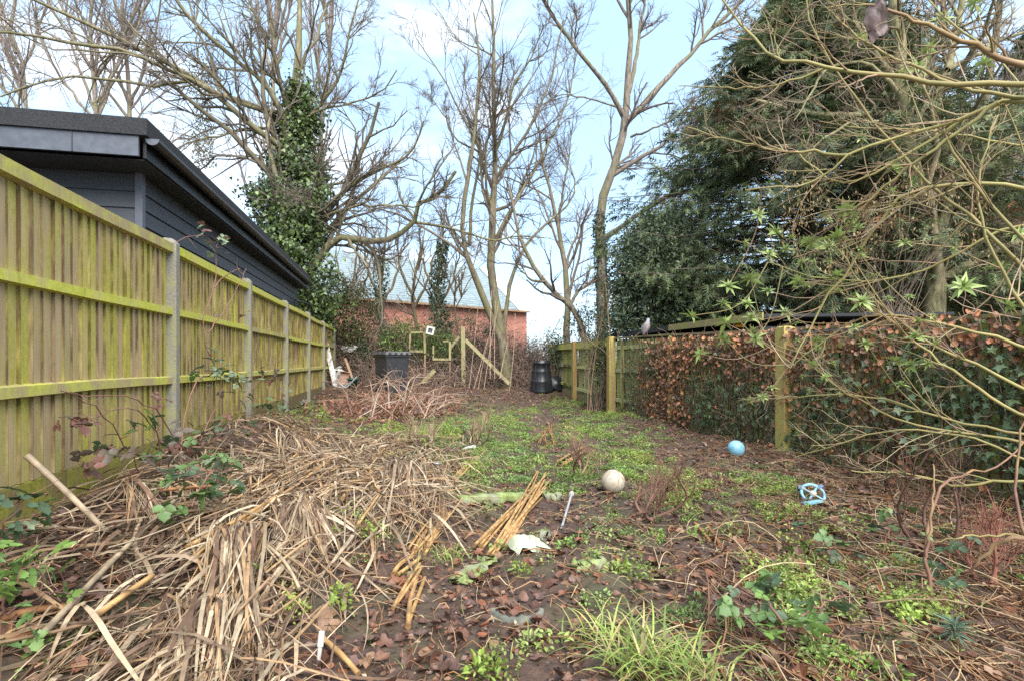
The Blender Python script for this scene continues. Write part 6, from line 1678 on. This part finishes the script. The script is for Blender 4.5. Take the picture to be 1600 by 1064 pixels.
def rough_block(name, label, A, B, w, h, mat, cat, seed, amp=0.012):
    rng = np.random.default_rng(seed); A = np.array(A); B = np.array(B)
    n = 14; d = unit(B - A); sd = unit(np.cross(d, (0, 0, 1.0))); V = []
    prof = [(-0.5, 0), (-0.48, 0.7), (-0.25, 1), (0.25, 1), (0.48, 0.7), (0.5, 0)]
    for i in range(n + 1):
        c = A + (B - A) * i / n; ends = 0.8 if i in (0, n) else 1
        for a, z in prof: V.append(c + sd * a * w * ends + np.array((0, 0, z * h * ends)) + rng.normal(size=3) * amp)
    k = len(prof); Q = [(i * k + j, i * k + j + 1, (i + 1) * k + j + 1, (i + 1) * k + j) for i in range(n) for j in range(k - 1)]
    mb = MB().add(np.array(V), Q, [(0, 2, 1), (0, 3, 2), (0, 4, 3), (0, 5, 4)] + [(n * k, n * k + j, n * k + j + 1) for j in range(1, k - 1)])
    tag(mb.build(name, mat, None, True, A), label, cat)
G_ = on_ground
rough_block('stone_edging', 'long mossy stone edging strip across the middle of the garden', G_(718, 786), G_(826, 780), 0.12, 0.07, 'moss_stone', 'edging', 1)
rough_block('stone_edging', 'short mossy stone edging right of the cane bundle', G_(848, 778), G_(880, 780), 0.11, 0.06, 'moss_stone', 'edging', 2)
rough_block('mossy_log', 'mossy rotten stick half sunk in soil right of centre', G_(897, 893), G_(946, 886), 0.07, 0.05, 'moss_stone', 'log', 3)
rough_block('mossy_slab', 'thin greenish slab lying flat below the cane bundle', G_(712, 912), G_(765, 875), 0.12, 0.02, 'moss_stone', 'slab', 4)
rough_block('mossy_stone', 'small bright green mossy stone under the shrub', G_(1376, 806), G_(1394, 806), 0.09, 0.06, 'moss_stone', 'stone', 5)
rough_block('mossy_stone', 'flat mossy stone near the white capped stake', G_(838, 836), G_(856, 840), 0.08, 0.03, 'moss_stone', 'stone', 6)

def sunken_rim():
    p = G_(808, 960); root_l = 'dark curved rim of a sunken pot in the near centre'
    t = np.linspace(math.pi * 1.08, math.pi * 1.92, 17); Rr = rot_z(-YAW)
    c = np.array([p + Rr @ np.array((math.cos(a) * 0.125, math.sin(a) * 0.14 + 0.03, 0)) for a in t]); c[:, 2] = g(c[:, 0], c[:, 1]) + 0.018
    mb = MB(); ctr = p + Rr @ np.array((0, 0.03, 0)); V = []
    rng = np.random.default_rng(3)
    for q in c:
        o = unit((q - ctr) * (1, 1, 0)); j = rng.normal() * 0.003
        V += [q - o * 0.012 + (0, 0, -0.05), q - o * 0.010 + (0, 0, 0.018 + j), q + o * 0.010 + (0, 0, 0.015 + j), q + o * 0.020 + (0, 0, -0.05)]
    mb.add(np.array(V), [(4 * i + e, 4 * i + e + 1, 4 * i + e + 5, 4 * i + e + 4) for i in range(16) for e in range(3)] + [(0, 1, 2, 3), (67, 66, 65, 64)])
    tag(mb.build('pot_rim', 'dark_stone', None, True, p), root_l, 'pot')
sunken_rim()

def white_tube():
    a, b = at(503, 985, 2.25), G_(497, 1040)
    root = thing('white_tube', b, 'white plastic tube with wider sleeve stuck in the near soil', 'tube')
    m = a * 0.55 + b * 0.45
    tubes(MB(), np.array([b - (0, 0, 0.03), (b + m) / 2, m]), np.full(3, 0.009), 10, cap=True).build('tube', 'white_plastic', root, True)
    tubes(MB(), np.array([m, (a + m) / 2, a]), np.array((0.013, 0.013, 0.012)), 10, cap=True).build('sleeve', 'white_plastic', root, True)
    a, b = at(893, 793, 4.85), G_(877, 826)
    root = thing('capped_stake', b, 'thin grey stake with white cap lying beside the mossy stone', 'stake')
    a[2] = float(g(a[0], a[1])) + 0.10
    tubes(MB(), np.array([b, (a + b) / 2, a]), np.full(3, 0.010), 8, cap=True).build('shaft', 'steel', root, True)
    d = unit(a - b); tubes(MB(), np.array([a, a + d * 0.02, a + d * 0.035]), np.array((0.022, 0.022, 0.018)), 10, cap=True).build('cap', 'white_plastic', root, True)
    for k, (px, py, lab) in enumerate(((733, 703, 'torn white plastic scrap in the weed patch'), (684, 735, 'small grey plastic cup in the weeds above the reed heap'))):
        p = G_(px, py)
        o = MB()
        if k: o.lathe([(0.0, 0), (0.03, 0), (0.042, 0.09), (0.045, 0.09), (0.04, 0.085), (0.03, 0.01)], p, 14)
        else: o.add(np.array([(-0.11, 0, 0.02), (-0.03, 0.03, 0.05), (0.09, 0.05, 0.07), (0.10, 0, 0.04), (0, -0.03, 0.03), (-0.08, -0.03, 0.02)]) + p, None, [(0, 5, 1), (1, 5, 4), (1, 4, 3), (1, 3, 2)])
        tag(o.build('plastic_cup' if k else 'plastic_scrap', 'steel' if k else 'white_plastic', None, True, p), lab, 'cup' if k else 'plastic')
white_tube()

# ------------------------------------------------------------------ plants that stand out singly
def tuft(label, px, py, n, ln, cols, seed, wd=0.009, name='grass_tuft'):
    rng = np.random.default_rng(seed); p = G_(px, py)
    root = thing(name, p, label, 'grass')
    for part in range(4):
        k = n // 4; a = rng.random(k) * 2 * math.pi
        c = p + np.stack([rng.normal(size=k) * 0.085, rng.normal(size=k) * 0.06, 0 * a], 1); c[:, 2] = g(c[:, 0], c[:, 1])
        d0 = unit(np.stack([np.cos(a) * 0.35, np.sin(a) * 0.35, 1 + 0 * a], 1) + rng.normal(size=(k, 3)) * 0.2); P = [c]; L_ = ln * (0.5 + 0.7 * rng.random(k))
        for q in range(6):
            d0 = unit(d0 + np.stack([np.cos(a) * 0.12, np.sin(a) * 0.12, -0.06 * (q + 1) * (0.5 + rng.random(k))], 1)); P.append(P[-1] + d0 * (L_ / 6)[:, None])
        mb = MB(); ribbons(mb, np.stack(P, 1), wd * (0.6 + 0.6 * rng.random(k))[:, None] * np.array([0.8, 1, 1, 0.9, 0.7, 0.45, 0.08])[None], unit(np.stack([-np.sin(a), np.cos(a), 0 * a], 1)), pick(rng, cols, k))
        mb.build('blades', 'leaf', root)['kind'] = 'stuff'
YGR = [(0.26, 0.33, 0.07), (0.20, 0.28, 0.06), (0.38, 0.38, 0.12), (0.15, 0.22, 0.05), (0.36, 0.28, 0.12)]
tuft('large yellow green tuft of arching grass in the near centre', 1010, 1050, 130, 0.33, YGR, 1, 0.009)
tuft('small bright grass tuft left of the broken bowl', 698, 872, 90, 0.10, YGR[:2], 2, 0.005)
tuft('grass tuft leaning over the bottom edge right of the large tuft', 1090, 1075, 50, 0.26, YGR, 3, 0.009)
tuft('thin grass tuft just behind the large yellow green tuft', 940, 1000, 60, 0.2, YGR, 4, 0.007)

def spurge():
    p = G_(1492, 1010); rng = np.random.default_rng(6)
    root = thing('spurge_plant', p, 'blue green spiky whorled plant in the lower right corner', 'plant')
    top = p + (0.0, 0.0, 0.10)
    tubes(MB(), np.array([p, (p + top) / 2, top]), np.array((0.006, 0.005, 0.004)), 6, (0.16, 0.18, 0.1)).build('stem', 'stem', root, True)
    o = MB(); scatter(o, T_LANCE, [(0, 0, 0)], [(1, 0, 0.0)], [(0, 0, 1)], 0.10, 0.012, [(0.10, 0.16, 0.10)]); me = o.mesh('leaf', True); me.materials.append(M['leaf'])
    for k in range(44):
        obj('leaf', me, None, root, p + (0, 0, 0.05 + 0.05 * k / 44), (rng.normal() * 0.2, -0.9 * k / 44 + 0.25 + rng.normal() * 0.1, k * 2.4), 0.7 + 0.4 * rng.random())
spurge()

# ------------------------------------------------------------------ the bird on the fence
def bird():
    f = on_x(1010, 526, XR - 0.01); f[2] = FTOP(f[1]) + 0.018
    root = thing('perched_bird', f, 'grey brown pigeon perched on the fence capping, back to the camera', 'bird')
    fwd = unit(np.array((0.9, 0.25, 0)))       # faces over the fence, head a little to the right
    s = [(-0.085, -0.03, 0.010), (-0.075, 0.01, 0.020), (-0.06, 0.06, 0.042), (-0.03, 0.11, 0.066), (-0.005, 0.16, 0.076), (0.015, 0.21, 0.070), (0.03, 0.25, 0.052), (0.038, 0.28, 0.038), (0.045, 0.31, 0.035), (0.05, 0.335, 0.030), (0.052, 0.352, 0.014)]
    P = np.array([f + fwd * a + np.array((0, 0, z)) for a, z, r in s]); R = np.array([r for a, z, r in s])
    colr = np.array([(0.05, 0.05, 0.055)] * 2 + [(0.16, 0.15, 0.16)] * 3 + [(0.20, 0.17, 0.16)] * 2 + [(0.24, 0.25, 0.28)] * 4)
    tubes(MB(), P, R, 14, colr[None], cap=True).build('body', 'feather', root, True)
    sd = np.cross((0, 0, 1.0), fwd)
    for k in (-1, 1):
        W_ = np.array([f + fwd * a + sd * k * o + np.array((0, 0, z)) for a, z, o in ((0.01, 0.235, 0.055), (-0.02, 0.19, 0.068), (-0.045, 0.13, 0.060), (-0.07, 0.06, 0.03), (-0.085, 0.0, 0.012))])
        tubes(MB(), W_, np.array((0.014, 0.034, 0.034, 0.022, 0.006)), 10, (0.19, 0.15, 0.14), cap=True).build('wing', 'feather', root, True)
        q = f + sd * k * 0.025 + fwd * 0.0
        tubes(MB(), np.array([q + (0, 0, 0.09), q + (0, 0, 0.04), q]), np.array((0.012, 0.005, 0.005)), 6, (0.3, 0.12, 0.1), cap=True).build('leg', 'feather', root, True)
    h = f + fwd * 0.075 + np.array((0, 0, 0.318))
    tubes(MB(), np.array([h, h + fwd * 0.02, h + fwd * 0.035 - (0, 0, 0.006)]), np.array((0.010, 0.007, 0.002)), 6, (0.25, 0.15, 0.06), cap=True).build('beak', 'feather', root, True)
bird()
